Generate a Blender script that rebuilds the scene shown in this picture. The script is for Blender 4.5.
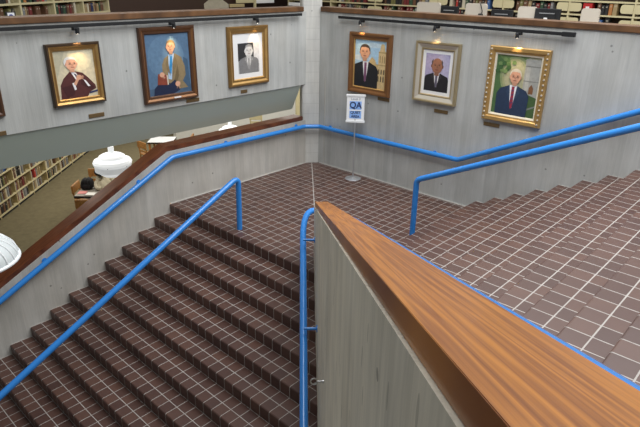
import bpy, bmesh, math, random
from mathutils import Vector, Matrix

# ------------------------------------------------------------------ camera, world, lights, exposure
for o in list(bpy.data.objects):
    bpy.data.objects.remove(o, do_unlink=True)
scene = bpy.context.scene
COL = scene.collection
random.seed(11)

cam_d = bpy.data.cameras.new('camera')
cam_d.sensor_width = 36.0
cam_d.lens = 558.86 / 640 * 36.0
cam_d.clip_start = 0.05
cam = bpy.data.objects.new('camera', cam_d)
COL.objects.link(cam)
def cam_matrix(yaw, pit, rol, loc):
    cy, sy = math.cos(yaw), math.sin(yaw)
    fw = Vector((-sy*math.cos(pit), cy*math.cos(pit), -math.sin(pit)))
    rt = Vector((cy, sy, 0)); up = rt.cross(fw)
    c, s = math.cos(rol), math.sin(rol)
    r2 = c*rt + s*up; u2 = -s*rt + c*up
    m = Matrix(((r2.x, u2.x, -fw.x, loc[0]), (r2.y, u2.y, -fw.y, loc[1]), (r2.z, u2.z, -fw.z, loc[2]), (0, 0, 0, 1)))
    return m
cam.matrix_world = cam_matrix(0.7476, 0.4004, 0.0155, (8.0055, -8.3683, 3.6601))
scene.camera = cam

scene.view_settings.view_transform = 'Standard'
scene.view_settings.look = 'None'
scene.view_settings.gamma = 1
scene.view_settings.use_curve_mapping = False
scene.view_settings.exposure = 0.18

world = bpy.data.worlds.new('world'); scene.world = world
world.use_nodes = True
bg = world.node_tree.nodes['Background']
bg.inputs[0].default_value = (0.92, 0.97, 1.0, 1)
bg.inputs[1].default_value = 0.23

def area_light(name, loc, size, energy, color=(1, 1, 1), rot=(0, 0, 0)):
    l = bpy.data.lights.new(name, 'AREA'); l.shape = 'RECTANGLE'
    l.size, l.size_y = size; l.energy = energy; l.color = color
    o = bpy.data.objects.new(name, l); COL.objects.link(o)
    o.location = loc; o.rotation_euler = rot
    return o
area_light('skylight', (5.8, -2.1, 7.6), (8.0, 8.0), 980, (0.98, 0.99, 1.0))
area_light('gallery_fill', (0.5, 4.2, 5.6), (12.0, 4.0), 130, (1.0, 0.95, 0.86))  # added fill to brighten the right gallery, no fixture modelled
area_light('reading_room_fill', (-6.0, -2.0, 5.6), (6.0, 9.0), 170, (1.0, 0.92, 0.80))  # unseen fill lamp added to light the upper left room
area_light('lower_floor_fill', (-7.0, -0.5, 1.84), (9.0, 9.0), 420, (1.0, 0.95, 0.85))  # fill added under the slab, lifts the lower floor
area_light('lower_floor_fill', (-6.0, 8.0, 1.84), (7.0, 7.0), 420, (1.0, 0.97, 0.92))  # second added fill, brightens the grey wall end of the lower floor

# ------------------------------------------------------------------ constants of the building
RZ = 0.159            # riser
TD = 0.32             # tread of the lower flight
TU = 0.3278           # tread of the upper flight
YN = -3.577           # landing nosing of the lower flight
XN = 3.88             # first riser of the upper flight
UP = 13*RZ            # upper floor
LOW = -13*RZ          # lower floor
CF = -0.100           # face of the dividing wall, x + y
CB = 0.140            # its other face
R2 = math.sqrt(2)
def dp(s, c, z):      # s along the dividing wall, c across it
    return Vector((s/R2 + c/2, -s/R2 + c/2, z))

# ------------------------------------------------------------------ materials
def mat(name):
    m = bpy.data.materials.new(name); m.use_nodes = True
    nt = m.node_tree
    return m, nt, nt.nodes['Principled BSDF']
def simple(name, col, rough=0.5, metal=0.0, emit=None, estr=0.0, coat=0.0, noise=0.0):
    m, nt, b = mat(name)
    b.inputs['Base Color'].default_value = (*col, 1)
    b.inputs['Roughness'].default_value = rough
    b.inputs['Metallic'].default_value = metal
    b.inputs['Coat Weight'].default_value = coat
    if emit:
        b.inputs['Emission Color'].default_value = (*emit, 1)
        b.inputs['Emission Strength'].default_value = estr
    if noise:
        tc = nt.nodes.new('ShaderNodeTexCoord'); n = nt.nodes.new('ShaderNodeTexNoise')
        n.inputs['Scale'].default_value = 9; n.inputs['Detail'].default_value = 5
        mr = nt.nodes.new('ShaderNodeMapRange'); mr.inputs[3].default_value = 1-noise; mr.inputs[4].default_value = 1+noise
        vm = nt.nodes.new('ShaderNodeVectorMath'); vm.operation = 'SCALE'; vm.inputs[0].default_value = col
        nt.links.new(tc.outputs['Object'], n.inputs['Vector']); nt.links.new(n.outputs['Fac'], mr.inputs[0])
        nt.links.new(mr.outputs[0], vm.inputs['Scale']); nt.links.new(vm.outputs[0], b.inputs['Base Color'])
    return m
def N(nt, t, **kw):
    n = nt.nodes.new(t)
    for k, v in kw.items(): setattr(n, k, v)
    return n
def M(nt, op, a, b=None, c=None):
    n = nt.nodes.new('ShaderNodeMath'); n.operation = op
    for i, v in enumerate((a, b, c)):
        if v is None: continue
        if isinstance(v, (int, float)): n.inputs[i].default_value = v
        else: nt.links.new(v, n.inputs[i])
    return n.outputs[0]
def ramp(nt, fac, stops):
    r = nt.nodes.new('ShaderNodeValToRGB')
    e = r.color_ramp.elements
    while len(e) < len(stops): e.new(0.5)
    for el, (p, c) in zip(e, stops):
        el.position = p; el.color = (*c, 1)
    nt.links.new(fac, r.inputs[0]); return r.outputs[0]
def mixc(nt, fac, a, b, mode='MIX'):
    n = nt.nodes.new('ShaderNodeMix'); n.data_type = 'RGBA'; n.blend_type = mode
    for s, v in ((n.inputs[0], fac), (n.inputs[6], a), (n.inputs[7], b)):
        if isinstance(v, (int, float)): s.default_value = v
        elif isinstance(v, tuple): s.default_value = (*v, 1)
        else: nt.links.new(v, s)
    return n.outputs[2]

def concrete(name, base, band=0.0, con=1.0):
    """board-marked concrete: vertical streaks, blotches, air holes"""
    m, nt, b = mat(name)
    g = N(nt, 'ShaderNodeNewGeometry')
    mp = N(nt, 'ShaderNodeMapping'); mp.inputs['Scale'].default_value = (1, 1, 0.10)
    nt.links.new(g.outputs['Position'], mp.inputs['Vector'])
    st = N(nt, 'ShaderNodeTexNoise'); st.inputs['Scale'].default_value = 11; st.inputs['Detail'].default_value = 6; st.inputs['Roughness'].default_value = 0.7
    nt.links.new(mp.outputs[0], st.inputs['Vector'])
    fs = N(nt, 'ShaderNodeTexNoise'); fs.inputs['Scale'].default_value = 60; fs.inputs['Detail'].default_value = 3
    mp2 = N(nt, 'ShaderNodeMapping'); mp2.inputs['Scale'].default_value = (1, 1, 0.04)
    nt.links.new(g.outputs['Position'], mp2.inputs['Vector']); nt.links.new(mp2.outputs[0], fs.inputs['Vector'])
    bl = N(nt, 'ShaderNodeTexNoise'); bl.inputs['Scale'].default_value = 1.3; bl.inputs['Detail'].default_value = 8
    nt.links.new(g.outputs['Position'], bl.inputs['Vector'])
    v = M(nt, 'ADD', M(nt, 'MULTIPLY', M(nt, 'SUBTRACT', st.outputs['Fac'], 0.5), 0.46), M(nt, 'MULTIPLY', M(nt, 'SUBTRACT', bl.outputs['Fac'], 0.5), 0.55))
    v = M(nt, 'ADD', v, M(nt, 'MULTIPLY', M(nt, 'SUBTRACT', fs.outputs['Fac'], 0.5), 0.26))
    v = M(nt, 'ADD', M(nt, 'MULTIPLY', v, con), 1.0)
    if con > 1.2:
        pv = N(nt, 'ShaderNodeTexVoronoi'); pv.inputs['Scale'].default_value = 14
        mp3 = N(nt, 'ShaderNodeMapping'); mp3.inputs['Scale'].default_value = (1, 1, 0.22)
        nt.links.new(g.outputs['Position'], mp3.inputs['Vector']); nt.links.new(mp3.outputs[0], pv.inputs['Vector'])
        v = M(nt, 'MULTIPLY', v, M(nt, 'SUBTRACT', 1.0, M(nt, 'MULTIPLY', M(nt, 'LESS_THAN', pv.outputs['Distance'], 0.13), 0.30)))
    # air holes
    vo = N(nt, 'ShaderNodeTexVoronoi'); vo.inputs['Scale'].default_value = 3.2
    nt.links.new(g.outputs['Position'], vo.inputs['Vector'])
    hole = M(nt, 'LESS_THAN', vo.outputs['Distance'], 0.055)
    v = M(nt, 'MULTIPLY', v, M(nt, 'SUBTRACT', 1.0, M(nt, 'MULTIPLY', hole, 0.45)))
    if band:
        sx = N(nt, 'ShaderNodeSeparateXYZ'); nt.links.new(g.outputs['Position'], sx.inputs[0])
        fr = M(nt, 'FRACT', M(nt, 'DIVIDE', sx.outputs[2], band))
        v = M(nt, 'MULTIPLY', v, M(nt, 'SUBTRACT', 1.0, M(nt, 'MULTIPLY', M(nt, 'LESS_THAN', fr, 0.07), 0.10)))
    sb = N(nt, 'ShaderNodeSeparateXYZ'); nt.links.new(g.outputs['Position'], sb.inputs[0])
    if not band:
        bn = N(nt, 'ShaderNodeTexWhiteNoise'); bn.noise_dimensions = '1D'
        nt.links.new(M(nt, 'FLOOR', M(nt, 'DIVIDE', M(nt, 'SUBTRACT', sb.outputs[0], sb.outputs[1]), 0.105)), bn.inputs['W'])
        v = M(nt, 'MULTIPLY', v, M(nt, 'ADD', 0.94, M(nt, 'MULTIPLY', bn.outputs['Value'], 0.12)))
    wn2 = N(nt, 'ShaderNodeTexNoise'); wn2.inputs['Scale'].default_value = 1.7; wn2.inputs['Detail'].default_value = 6
    mp4 = N(nt, 'ShaderNodeMapping'); mp4.inputs['Location'].default_value = (7, 3, 1); mp4.inputs['Scale'].default_value = (1, 1, 0.5)
    nt.links.new(g.outputs['Position'], mp4.inputs['Vector']); nt.links.new(mp4.outputs[0], wn2.inputs['Vector'])
    bc = mixc(nt, M(nt, 'MULTIPLY', wn2.outputs['Fac'], 1.0), tuple(c*k for c, k in zip(base, (1.10, 1.12, 1.14))), tuple(c*k for c, k in zip(base, (0.90, 0.86, 0.79))))
    sc = N(nt, 'ShaderNodeVectorMath'); sc.operation = 'SCALE'; nt.links.new(bc, sc.inputs[0])
    nt.links.new(v, sc.inputs['Scale']); nt.links.new(sc.outputs[0], b.inputs['Base Color'])
    b.inputs['Roughness'].default_value = 0.8
    bp = N(nt, 'ShaderNodeBump'); bp.inputs['Strength'].default_value = 0.25; bp.inputs['Distance'].default_value = 0.01
    nt.links.new(v, bp.inputs['Height']); nt.links.new(bp.outputs[0], b.inputs['Normal'])
    return m

def tile_mat(name, joint=False):
    """quarry tiles from a UV map counted in tiles; no joint on the nosing line v = 0"""
    m, nt, b = mat(name)
    uv = N(nt, 'ShaderNodeUVMap'); uv.uv_map = 'tiles'
    s = N(nt, 'ShaderNodeSeparateXYZ'); nt.links.new(uv.outputs[0], s.inputs[0])
    u, v = s.outputs[0], s.outputs[1]
    def near(x):
        f = M(nt, 'FRACT', x)
        return M(nt, 'MINIMUM', f, M(nt, 'SUBTRACT', 1.0, f))
    nn = N(nt, 'ShaderNodeTexNoise'); nn.inputs['Scale'].default_value = 2.3
    nt.links.new(uv.outputs[0], nn.inputs['Vector'])
    wob = M(nt, 'MULTIPLY', M(nt, 'SUBTRACT', nn.outputs['Fac'], 0.5), 0.02)
    W = M(nt, 'ADD', 0.025, wob)
    gu = M(nt, 'MAXIMUM', M(nt, 'LESS_THAN', near(u), W), M(nt, 'LESS_THAN', M(nt, 'ABSOLUTE', u), 0.11))
    gv = M(nt, 'MULTIPLY', M(nt, 'LESS_THAN', near(v), M(nt, 'MULTIPLY', W, 1.12)), M(nt, 'GREATER_THAN', M(nt, 'ABSOLUTE', v), 0.5))
    gr = M(nt, 'MAXIMUM', gu, gv)
    cell = N(nt, 'ShaderNodeCombineXYZ')
    nt.links.new(M(nt, 'FLOOR', u), cell.inputs[0]); nt.links.new(M(nt, 'FLOOR', v), cell.inputs[1])
    g = N(nt, 'ShaderNodeObjectInfo'); nt.links.new(g.outputs['Random'], cell.inputs[2])
    wn = N(nt, 'ShaderNodeTexWhiteNoise'); nt.links.new(cell.outputs[0], wn.inputs['Vector'])
    geo = N(nt, 'ShaderNodeNewGeometry')
    no = N(nt, 'ShaderNodeTexNoise'); no.inputs['Scale'].default_value = 7; no.inputs['Detail'].default_value = 7
    nt.links.new(geo.outputs['Position'], no.inputs['Vector'])
    fac = M(nt, 'ADD', M(nt, 'MULTIPLY', wn.outputs['Value'], 0.6), M(nt, 'MULTIPLY', no.outputs['Fac'], 0.4))
    tc = ramp(nt, fac, [(0.15, (0.068, 0.033, 0.026)), (0.5, (0.086, 0.042, 0.032)), (0.9, (0.114, 0.056, 0.040))])
    if joint:
        sp = N(nt, 'ShaderNodeSeparateXYZ'); nt.links.new(geo.outputs['Position'], sp.inputs[0])
        d = M(nt, 'ABSOLUTE', M(nt, 'ADD', M(nt, 'ADD', sp.outputs[0], sp.outputs[1]), 0.025))
        gr = M(nt, 'MAXIMUM', gr, M(nt, 'LESS_THAN', d, 0.011))
    col = mixc(nt, gr, tc, (0.40, 0.37, 0.34))
    nt.links.new(col, b.inputs['Base Color'])
    nt.links.new(M(nt, 'ADD', M(nt, 'MULTIPLY', gr, 0.35), 0.42), b.inputs['Roughness'])
    bp = N(nt, 'ShaderNodeBump'); bp.inputs['Strength'].default_value = 0.35; bp.inputs['Distance'].default_value = 0.004
    nt.links.new(M(nt, 'SUBTRACT', 1.0, gr), bp.inputs['Height']); nt.links.new(bp.outputs[0], b.inputs['Normal'])
    return m

def wood(name, dark, light, axis_angle=0.0, rough=0.3, coat=0.5, scale=14.0, stretch=0.07):
    """grain running along the board: position turned so that x lies along it"""
    m, nt, b = mat(name)
    g = N(nt, 'ShaderNodeNewGeometry')
    mp = N(nt, 'ShaderNodeMapping'); mp.vector_type = 'POINT'
    mp.inputs['Rotation'].default_value = (0, 0, axis_angle)
    nt.links.new(g.outputs['Position'], mp.inputs['Vector'])
    mp2 = N(nt, 'ShaderNodeMapping'); mp2.inputs['Scale'].default_value = (stretch, 1, stretch)
    nt.links.new(mp.outputs[0], mp2.inputs['Vector'])
    n1 = N(nt, 'ShaderNodeTexNoise'); n1.inputs['Scale'].default_value = scale; n1.inputs['Detail'].default_value = 4; n1.inputs['Distortion'].default_value = 0.15
    nt.links.new(mp2.outputs[0], n1.inputs['Vector'])
    n2 = N(nt, 'ShaderNodeTexNoise'); n2.inputs['Scale'].default_value = scale*6; n2.inputs['Detail'].default_value = 3
    nt.links.new(mp2.outputs[0], n2.inputs['Vector'])
    wv = M(nt, 'FRACT', M(nt, 'MULTIPLY', n1.outputs['Fac'], 7.0))
    wv = M(nt, 'ABSOLUTE', M(nt, 'SUBTRACT', M(nt, 'MULTIPLY', wv, 2.0), 1.0))
    f = M(nt, 'ADD', M(nt, 'MULTIPLY', wv, 0.55), M(nt, 'MULTIPLY', n2.outputs['Fac'], 0.45))
    nt.links.new(ramp(nt, f, [(0.15, dark), (0.8, light)]), b.inputs['Base Color'])
    b.inputs['Roughness'].default_value = rough
    b.inputs['Coat Weight'].default_value = coat
    b.inputs['Coat Roughness'].default_value = 0.18
    return m

MT = {}
MT['conc'] = concrete('gallery_concrete', (0.445, 0.455, 0.448))
MT['conc_low'] = concrete('stair_concrete', (0.46, 0.445, 0.415))
MT['conc_div'] = concrete('dividing_wall_concrete', (0.70, 0.645, 0.54), con=1.25)
MT['conc_col'] = concrete('column_concrete', (0.56, 0.56, 0.54), band=0.21)
MT['tile'] = tile_mat('quarry_tile')
MT['tile_joint'] = tile_mat('quarry_tile_landing', joint=True)
MT['blue'] = simple('blue_paint', (0.030, 0.235, 0.68), 0.25, coat=0.4)
MT['cap'] = wood('varnished_cap_wood', (0.215, 0.062, 0.007), (0.50, 0.185, 0.021), math.radians(45), 0.36, 0.22, 24, 0.018)
MT['cap_dark'] = wood('dark_red_cap_wood', (0.072, 0.020, 0.008), (0.18, 0.055, 0.020), math.radians(90), 0.35, 0.3, 14, 0.06)
MT['rail_y'] = wood('gallery_rail_wood', (0.075, 0.033, 0.012), (0.175, 0.082, 0.031), math.radians(90), 0.45, 0.2, 14, 0.06)
MT['rail_x'] = wood('gallery_rail_wood_long', (0.075, 0.033, 0.012), (0.175, 0.082, 0.031), 0, 0.45, 0.2, 14, 0.06)
MT['soffit'] = simple('soffit_paint', (0.49, 0.56, 0.49), 0.38)
MT['black'] = simple('black_metal', (0.006, 0.0065, 0.008), 0.6)
MT['white'] = simple('white_plastic', (0.92, 0.93, 0.94), 0.4)
MT['chrome'] = simple('grey_metal', (0.55, 0.56, 0.58), 0.35, 0.7)
MT['steel'] = simple('bright_steel', (0.62, 0.62, 0.62), 0.28, 1.0)
MT['bulb'] = simple('lamp_bulb', (0.9, 0.9, 0.9), 0.3, emit=(1.0, 0.9, 0.75), estr=5)
MT['carpet'] = simple('olive_carpet', (0.150, 0.125, 0.066), 0.95, noise=0.35)
MT['up_carpet'] = simple('brown_carpet', (0.10, 0.075, 0.055), 0.95, noise=0.2)
MT['beige'] = simple('beige_laminate', (0.50, 0.45, 0.38), 0.5)
MT['cream'] = simple('cream_steel', (0.62, 0.55, 0.33), 0.5)
MT['tan'] = simple('tan_steel', (0.47, 0.38, 0.20), 0.5)
MT['darkbrown'] = simple('dark_brown_panel', (0.045, 0.022, 0.014), 0.6, noise=0.1)
MT['greywall'] = simple('grey_wall', (0.62, 0.62, 0.58), 0.7, noise=0.05)
MT['oak'] = wood('orange_oak', (0.30, 0.13, 0.03), (0.50, 0.24, 0.07), 0, 0.4, 0.2, 14, 0.2)
MT['jacket'] = simple('beige_cloth', (0.46, 0.41, 0.30), 0.9, noise=0.15)
MT['blackcloth'] = simple('black_cloth', (0.010, 0.010, 0.012), 0.85)
MT['paper'] = simple('paper', (0.8, 0.79, 0.75), 0.7)
MT['pink'] = simple('pink_paper', (0.75, 0.30, 0.28), 0.7)
MT['pages'] = simple('book_pages', (0.60, 0.55, 0.44), 0.8)
MT['gold_old'] = simple('old_gold_frame', (0.30, 0.17, 0.055), 0.35, 0.55, noise=0.25)
MT['gold'] = simple('gold_frame', (0.50, 0.31, 0.11), 0.4, 0.5, noise=0.18)
MT['gold_brown'] = simple('brown_gold_frame', (0.22, 0.098, 0.034), 0.38, 0.35, noise=0.2)
MT['wood_frame'] = simple('walnut_frame', (0.085, 0.036, 0.016), 0.4, 0.1, noise=0.25)
MT['dark_frame'] = simple('dark_frame_edge', (0.060, 0.035, 0.018), 0.4, 0.2)
MT['champagne'] = simple('champagne_frame', (0.46, 0.37, 0.22), 0.35, 0.6, noise=0.12)
MT['silver'] = simple('silver_bevel', (0.66, 0.62, 0.53), 0.3, 0.5)
MT['matboard'] = simple('white_mat_board', (0.80, 0.80, 0.80), 0.7)
MT['liner'] = simple('cream_liner', (0.72, 0.66, 0.52), 0.6)
MT['bronze'] = simple('bronze_plate', (0.20, 0.13, 0.06), 0.45, 0.5)
MT['label'] = simple('white_label', (0.8, 0.8, 0.8), 0.5)
MT['sign_blue'] = simple('sign_blue', (0.29, 0.50, 0.92), 0.5)
MT['navy'] = simple('navy_print', (0.012, 0.022, 0.10), 0.5)
MT['grey_print'] = simple('grey_print', (0.42, 0.45, 0.50), 0.5)
MT['lamp_white'] = simple('lamp_white', (0.85, 0.87, 0.88), 0.35)
MT['lamp_band'] = simple('lamp_grey_band', (0.86, 0.87, 0.88), 0.4)
MT['lamp_glow'] = simple('lamp_glowing_glass', (0.9, 0.92, 0.94), 0.3, emit=(0.95, 0.98, 1.0), estr=0.45)
MT['band_glow'] = simple('lamp_band_lift_glow', (0.72, 0.74, 0.76), 0.4, emit=(0.95, 0.98, 1.0), estr=0.28)  # emission added to lift the shaded upright face of the band
MT['tabletop'] = simple('white_table_top', (0.80, 0.82, 0.84), 0.35)

# painting: colours sit in a colour attribute on flat patches
mp_, ntp, bp_ = mat('oil_painting')
att = N(ntp, 'ShaderNodeVertexColor'); att.layer_name = 'paint'
geo_ = N(ntp, 'ShaderNodeNewGeometry')
npn = N(ntp, 'ShaderNodeTexNoise'); npn.inputs['Scale'].default_value = 22; npn.inputs['Detail'].default_value = 5
ntp.links.new(geo_.outputs['Position'], npn.inputs['Vector'])
vmul = N(ntp, 'ShaderNodeVectorMath'); vmul.operation = 'SCALE'
ntp.links.new(att.outputs['Color'], vmul.inputs[0]); ntp.links.new(M(ntp, 'ADD', 0.72, M(ntp, 'MULTIPLY', npn.outputs['Fac'], 0.56)), vmul.inputs['Scale'])
ntp.links.new(vmul.outputs[0], bp_.inputs['Base Color']); bp_.inputs['Roughness'].default_value = 0.45
MT['paint'] = mp_

# ------------------------------------------------------------------ mesh helpers
def link(name, bm, mats, parent=None, smooth=False):
    bmesh.ops.recalc_face_normals(bm, faces=bm.faces)
    me = bpy.data.meshes.new(name); bm.to_mesh(me); bm.free()
    for m in (mats if isinstance(mats, (list, tuple)) else [mats]): me.materials.append(m)
    o = bpy.data.objects.new(name, me); COL.objects.link(o)
    if smooth:
        for p in me.polygons: p.use_smooth = True
        try:
            me.set_sharp_from_angle(angle=math.radians(40))
        except Exception:
            pass
    if parent:
        o.parent = parent
        o.matrix_parent_inverse = parent.matrix_basis.inverted() if parent.get('_world') else Matrix()
    return o
def thing(name, label, cat, loc=(0, 0, 0), rotz=0.0, group=None, world=False):
    o = bpy.data.objects.new(name, None); COL.objects.link(o)
    o.empty_display_size = 0.1
    o.location = loc; o.rotation_euler = (0, 0, rotz)
    o['label'] = label; o['category'] = cat
    if group: o['group'] = group
    if world: o['_world'] = 1          # parts are modelled in room coordinates
    return o
def tag(o, label, cat, group=None):
    o['label'] = label; o['category'] = cat
    if group: o['group'] = group
    return o
def struct(o):
    o['kind'] = 'structure'; return o
def dup(o, parent=None):
    c = o.copy(); COL.objects.link(c)
    if parent: c.parent = parent
    for ch in list(o.children): dup(ch, c)
    return c

def box(bm, lo, hi, mi=0, bev=0.0):
    r = bmesh.ops.create_cube(bm, size=1.0)
    vs = r['verts']
    for v in vs:
        v.co = Vector((lo[i] + (v.co[i]+0.5)*(hi[i]-lo[i]) for i in range(3)))
    fs = set(f for v in vs for f in v.link_faces)
    for f in fs: f.material_index = mi
    if bev:
        es = list(set(e for v in vs for e in v.link_edges))
        res = bmesh.ops.bevel(bm, geom=es, offset=bev, segments=2, affect='EDGES', profile=0.5)
        for f in res['faces']: f.material_index = mi
def prism(bm, pts, vec, mi=0):
    """closed outline pts (3d) pushed along vec"""
    vec = Vector(vec)
    a = [bm.verts.new(Vector(p)) for p in pts]; b = [bm.verts.new(Vector(p)+vec) for p in pts]
    n = len(pts); fs = [bm.faces.new(a), bm.faces.new(b[::-1])]
    for i in range(n): fs.append(bm.faces.new((a[i], b[i], b[(i+1) % n], a[(i+1) % n])))
    for f in fs: f.material_index = mi
    return fs
def lathe(bm, prof, center=(0, 0, 0), seg=32, mi=0, closed=False):
    c = Vector(center); rings = []
    for r, z in prof:
        if r < 1e-6: rings.append([bm.verts.new(c+Vector((0, 0, z)))])
        else: rings.append([bm.verts.new(c+Vector((r*math.cos(2*math.pi*k/seg), r*math.sin(2*math.pi*k/seg), z))) for k in range(seg)])
    for a, b in zip(rings, rings[1:]):
        for k in range(seg):
            k2 = (k+1) % seg
            if len(a) == 1 and len(b) == 1: continue
            if len(a) == 1: f = bm.faces.new((a[0], b[k], b[k2]))
            elif len(b) == 1: f = bm.faces.new((a[k], b[0], a[k2]))
            else: f = bm.faces.new((a[k], b[k], b[k2], a[k2]))
            f.material_index = mi
def fillet(path, r, n=7):
    P = [Vector(p) for p in path]; out = [P[0]]
    for i in range(1, len(P)-1):
        a, b, c = P[i-1], P[i], P[i+1]
        d1 = (a-b); d2 = (c-b); rr = min(r, d1.length*0.48, d2.length*0.48)
        p0 = b+d1.normalized()*min(r, d1.length*0.48); p1 = b+d2.normalized()*min(r, d2.length*0.48)
        for k in range(n+1):
            t = k/n
            out.append(p0*(1-t)**2 + b*2*t*(1-t) + p1*t*t)
    out.append(P[-1]); return out
def tube(bm, path, r, seg=14, mi=0, caps=True):
    P = [Vector(p) for p in path]
    t0 = (P[1]-P[0]).normalized()
    ref = Vector((0, 0, 1)) if abs(t0.z) < 0.9 else Vector((1, 0, 0))
    u = t0.cross(ref).normalized(); rings = []
    for i, p in enumerate(P):
        if i == 0: t = t0
        elif i == len(P)-1: t = (P[i]-P[i-1]).normalized()
        else: t = ((P[i+1]-P[i]).normalized()+(P[i]-P[i-1]).normalized()).normalized()
        u = (u - t*u.dot(t)).normalized(); w = t.cross(u)
        rings.append([bm.verts.new(p + (u*math.cos(2*math.pi*k/seg)+w*math.sin(2*math.pi*k/seg))*r) for k in range(seg)])
    for a, b in zip(rings, rings[1:]):
        for k in range(seg):
            f = bm.faces.new((a[k], a[(k+1) % seg], b[(k+1) % seg], b[k])); f.material_index = mi
    if caps:
        bm.faces.new(rings[0][::-1]).material_index = mi; bm.faces.new(rings[-1]).material_index = mi
def BM(): return bmesh.new()

# ------------------------------------------------------------------ large structure
# upper flight side wall and gallery parapet, right of the column
bm = BM(); box(bm, (-0.05, 0.0, LOW), (12.0, 0.22, 3.045))
struct(link('wall_right', bm, MT['conc']))
# gallery parapet on the left, over the opening
bm = BM(); box(bm, (-0.22, -11.0, 1.657), (0.0, -0.20, 3.045))
struct(link('wall_left', bm, MT['conc']))
# low wall beside the landing and the lower flight
sl = RZ/TD
def z_low_cap(y):            # underside of the wooden cap, on the face x = 0
    return 0.925 if y > -3.52 else 0.925 - sl*(-3.52 - y)
bm = BM()
prism(bm, [(0, -0.2, LOW), (0, -0.2, 0.925), (0, -3.52, 0.925), (0, -9.0, z_low_cap(-9.0)), (0, -9.0, LOW)], (-0.26, 0, 0))
struct(link('wall_stair', bm, MT['conc_low']))
# column in the corner
bm = BM()
cc = Vector((-0.16, 0.085, 0)); hw = 0.195
nrm = Vector((1, -0.78, 0)).normalized(); tan = Vector((-nrm.y, nrm.x, 0))
front = Vector((0.0745, -0.121, 0))
ol = []
for a, d in ((-1, 0.0), (-1, -0.40), (1, -0.40), (1, 0.0)):
    p = front + tan*(a*hw) + nrm*d; ol.append((p.x, p.y, LOW))
fs = prism(bm, ol, (0, 0, 6.2-LOW))
ve = [e for e in bm.edges if abs((e.verts[0].co-e.verts[1].co).z) > 2]
bmesh.ops.bevel(bm, geom=ve, offset=0.02, segments=2, affect='EDGES')
struct(link('wall_column', bm, MT['conc_col']))

# bulkhead below the left gallery
bm = BM()
prism(bm, [(-0.02, -11, 1.657), (-0.286, -11, 1.126), (-1.4, -11, 1.126), (-1.4, -11, 1.88), (-0.24, -11, 1.88), (-0.24, -11, 1.657)], (0, 10.67, 0))
struct(link('trim_1', bm, MT['soffit']))

# floors
def uvface(bm, uvl, verts, fn, mi=0):
    f = bm.faces.new(verts); f.material_index = mi
    for l in f.loops: l[uvl].uv = fn(l.vert.co)
    return f
bm = BM(); uvl = bm.loops.layers.uv.new('tiles')
t_ = lambda co: (co.x/0.16, (co.y-YN)/0.16)
NO = 0.018                                                   # nosing radius
xe = lambda y: CF - y
pts = [(0, 0), (XN+0.05, 0), (XN+0.05, CB-XN-0.05), (3.2, -3.2), (xe(YN), YN+NO), (0, YN+NO)]
top = [bm.verts.new((x, y, 0)) for x, y in pts]
f = uvface(bm, uvl, top[::-1], t_)
# nosing and riser of the landing edge
arc = [(YN+NO - NO*math.sin(a), -NO + NO*math.cos(a)) for a in [math.pi/2*k/4 for k in range(5)]]
prof = arc + [(YN, -RZ), (YN+0.1, -RZ)]
def profile_strip(bm, uvl, prof, xs, uvf):
    cols = [[bm.verts.new(xs(p[0], side) + Vector((0, 0, p[1]))) for p in prof] for side in (0, 1)]
    for i in range(len(prof)-1):
        uvface(bm, uvl, (cols[0][i], cols[0][i+1], cols[1][i+1], cols[1][i]), uvf(i))
def riser_uv(i0):
    def g(i):
        if i < i0: return lambda co: (co.x/0.16, 0.0)
        return lambda co: (co.x/0.16, 0.3)
    return g
profile_strip(bm, uvl, prof, lambda y, s: Vector((0 if s == 0 else xe(y), y, 0)), riser_uv(0))
struct(link('floor', bm, MT['tile_joint']))

bm = BM(); box(bm, (-24, -14, LOW-0.2), (14, 22, LOW)); struct(link('floor_lower', bm, MT['carpet']))
bm = BM(); box(bm, (-14, 0.22, UP-0.2), (14, 14, UP)); struct(link('floor_gallery', bm, MT['up_carpet']))
bm = BM(); box(bm, (-14, -14, UP-0.19), (-0.22, 0.22, UP)); struct(link('floor_reading_room', bm, MT['up_carpet']))
# far walls
bm = BM(); box(bm, (-14.2, -14, UP), (-14, 14, 5.6)); struct(link('wall_back', bm, MT['darkbrown']))
bm = BM(); box(bm, (-14, 13.8, UP), (14, 14, 5.6)); struct(link('wall_gallery', bm, MT['darkbrown']))
bm = BM(); box(bm, (-7.4, -1.3, UP), (-7.25, 3.9, 5.2)); struct(link('wall_panel', bm, MT['darkbrown']))
bm = BM(); box(bm, (-9.8, 2.75, LOW), (-9.6, 16, 1.87)); struct(link('wall_lower', bm, MT['greywall']))

# dividing wall between the two flights
MC = 0.365
zc = lambda s: 1.020 + MC*(s-5)        # top of its cap
TH = 0.066
S0, S1 = 4.50, 11.9
bm = BM()
prism(bm, [dp(S0, CF, LOW), dp(S0, CF, zc(S0)-TH), dp(S1, CF, zc(S1)-TH), dp(S1, CF, LOW)], Vector((1, 1, 0))*((CB-CF)/2))
struct(link('wall_dividing', bm, MT['conc_div']))

# mortar coves at the foot of the landing walls, and the form joint beside the column
cove = simple('mortar', (0.52, 0.50, 0.46), 0.85)
bm = BM(); box(bm, (0.001, YN+0.02, 0.001), (0.022, -0.30, 0.014)); struct(link('baseboard_left', bm, cove))
bm = BM(); box(bm, (0.22, -0.022, 0.001), (XN, -0.001, 0.014)); struct(link('baseboard_right', bm, cove))
bm = BM(); box(bm, (0.330, -0.012, 0.014), (0.345, -0.0005, 1.80)); struct(link('trim_2', bm, MT['conc_low']))

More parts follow.
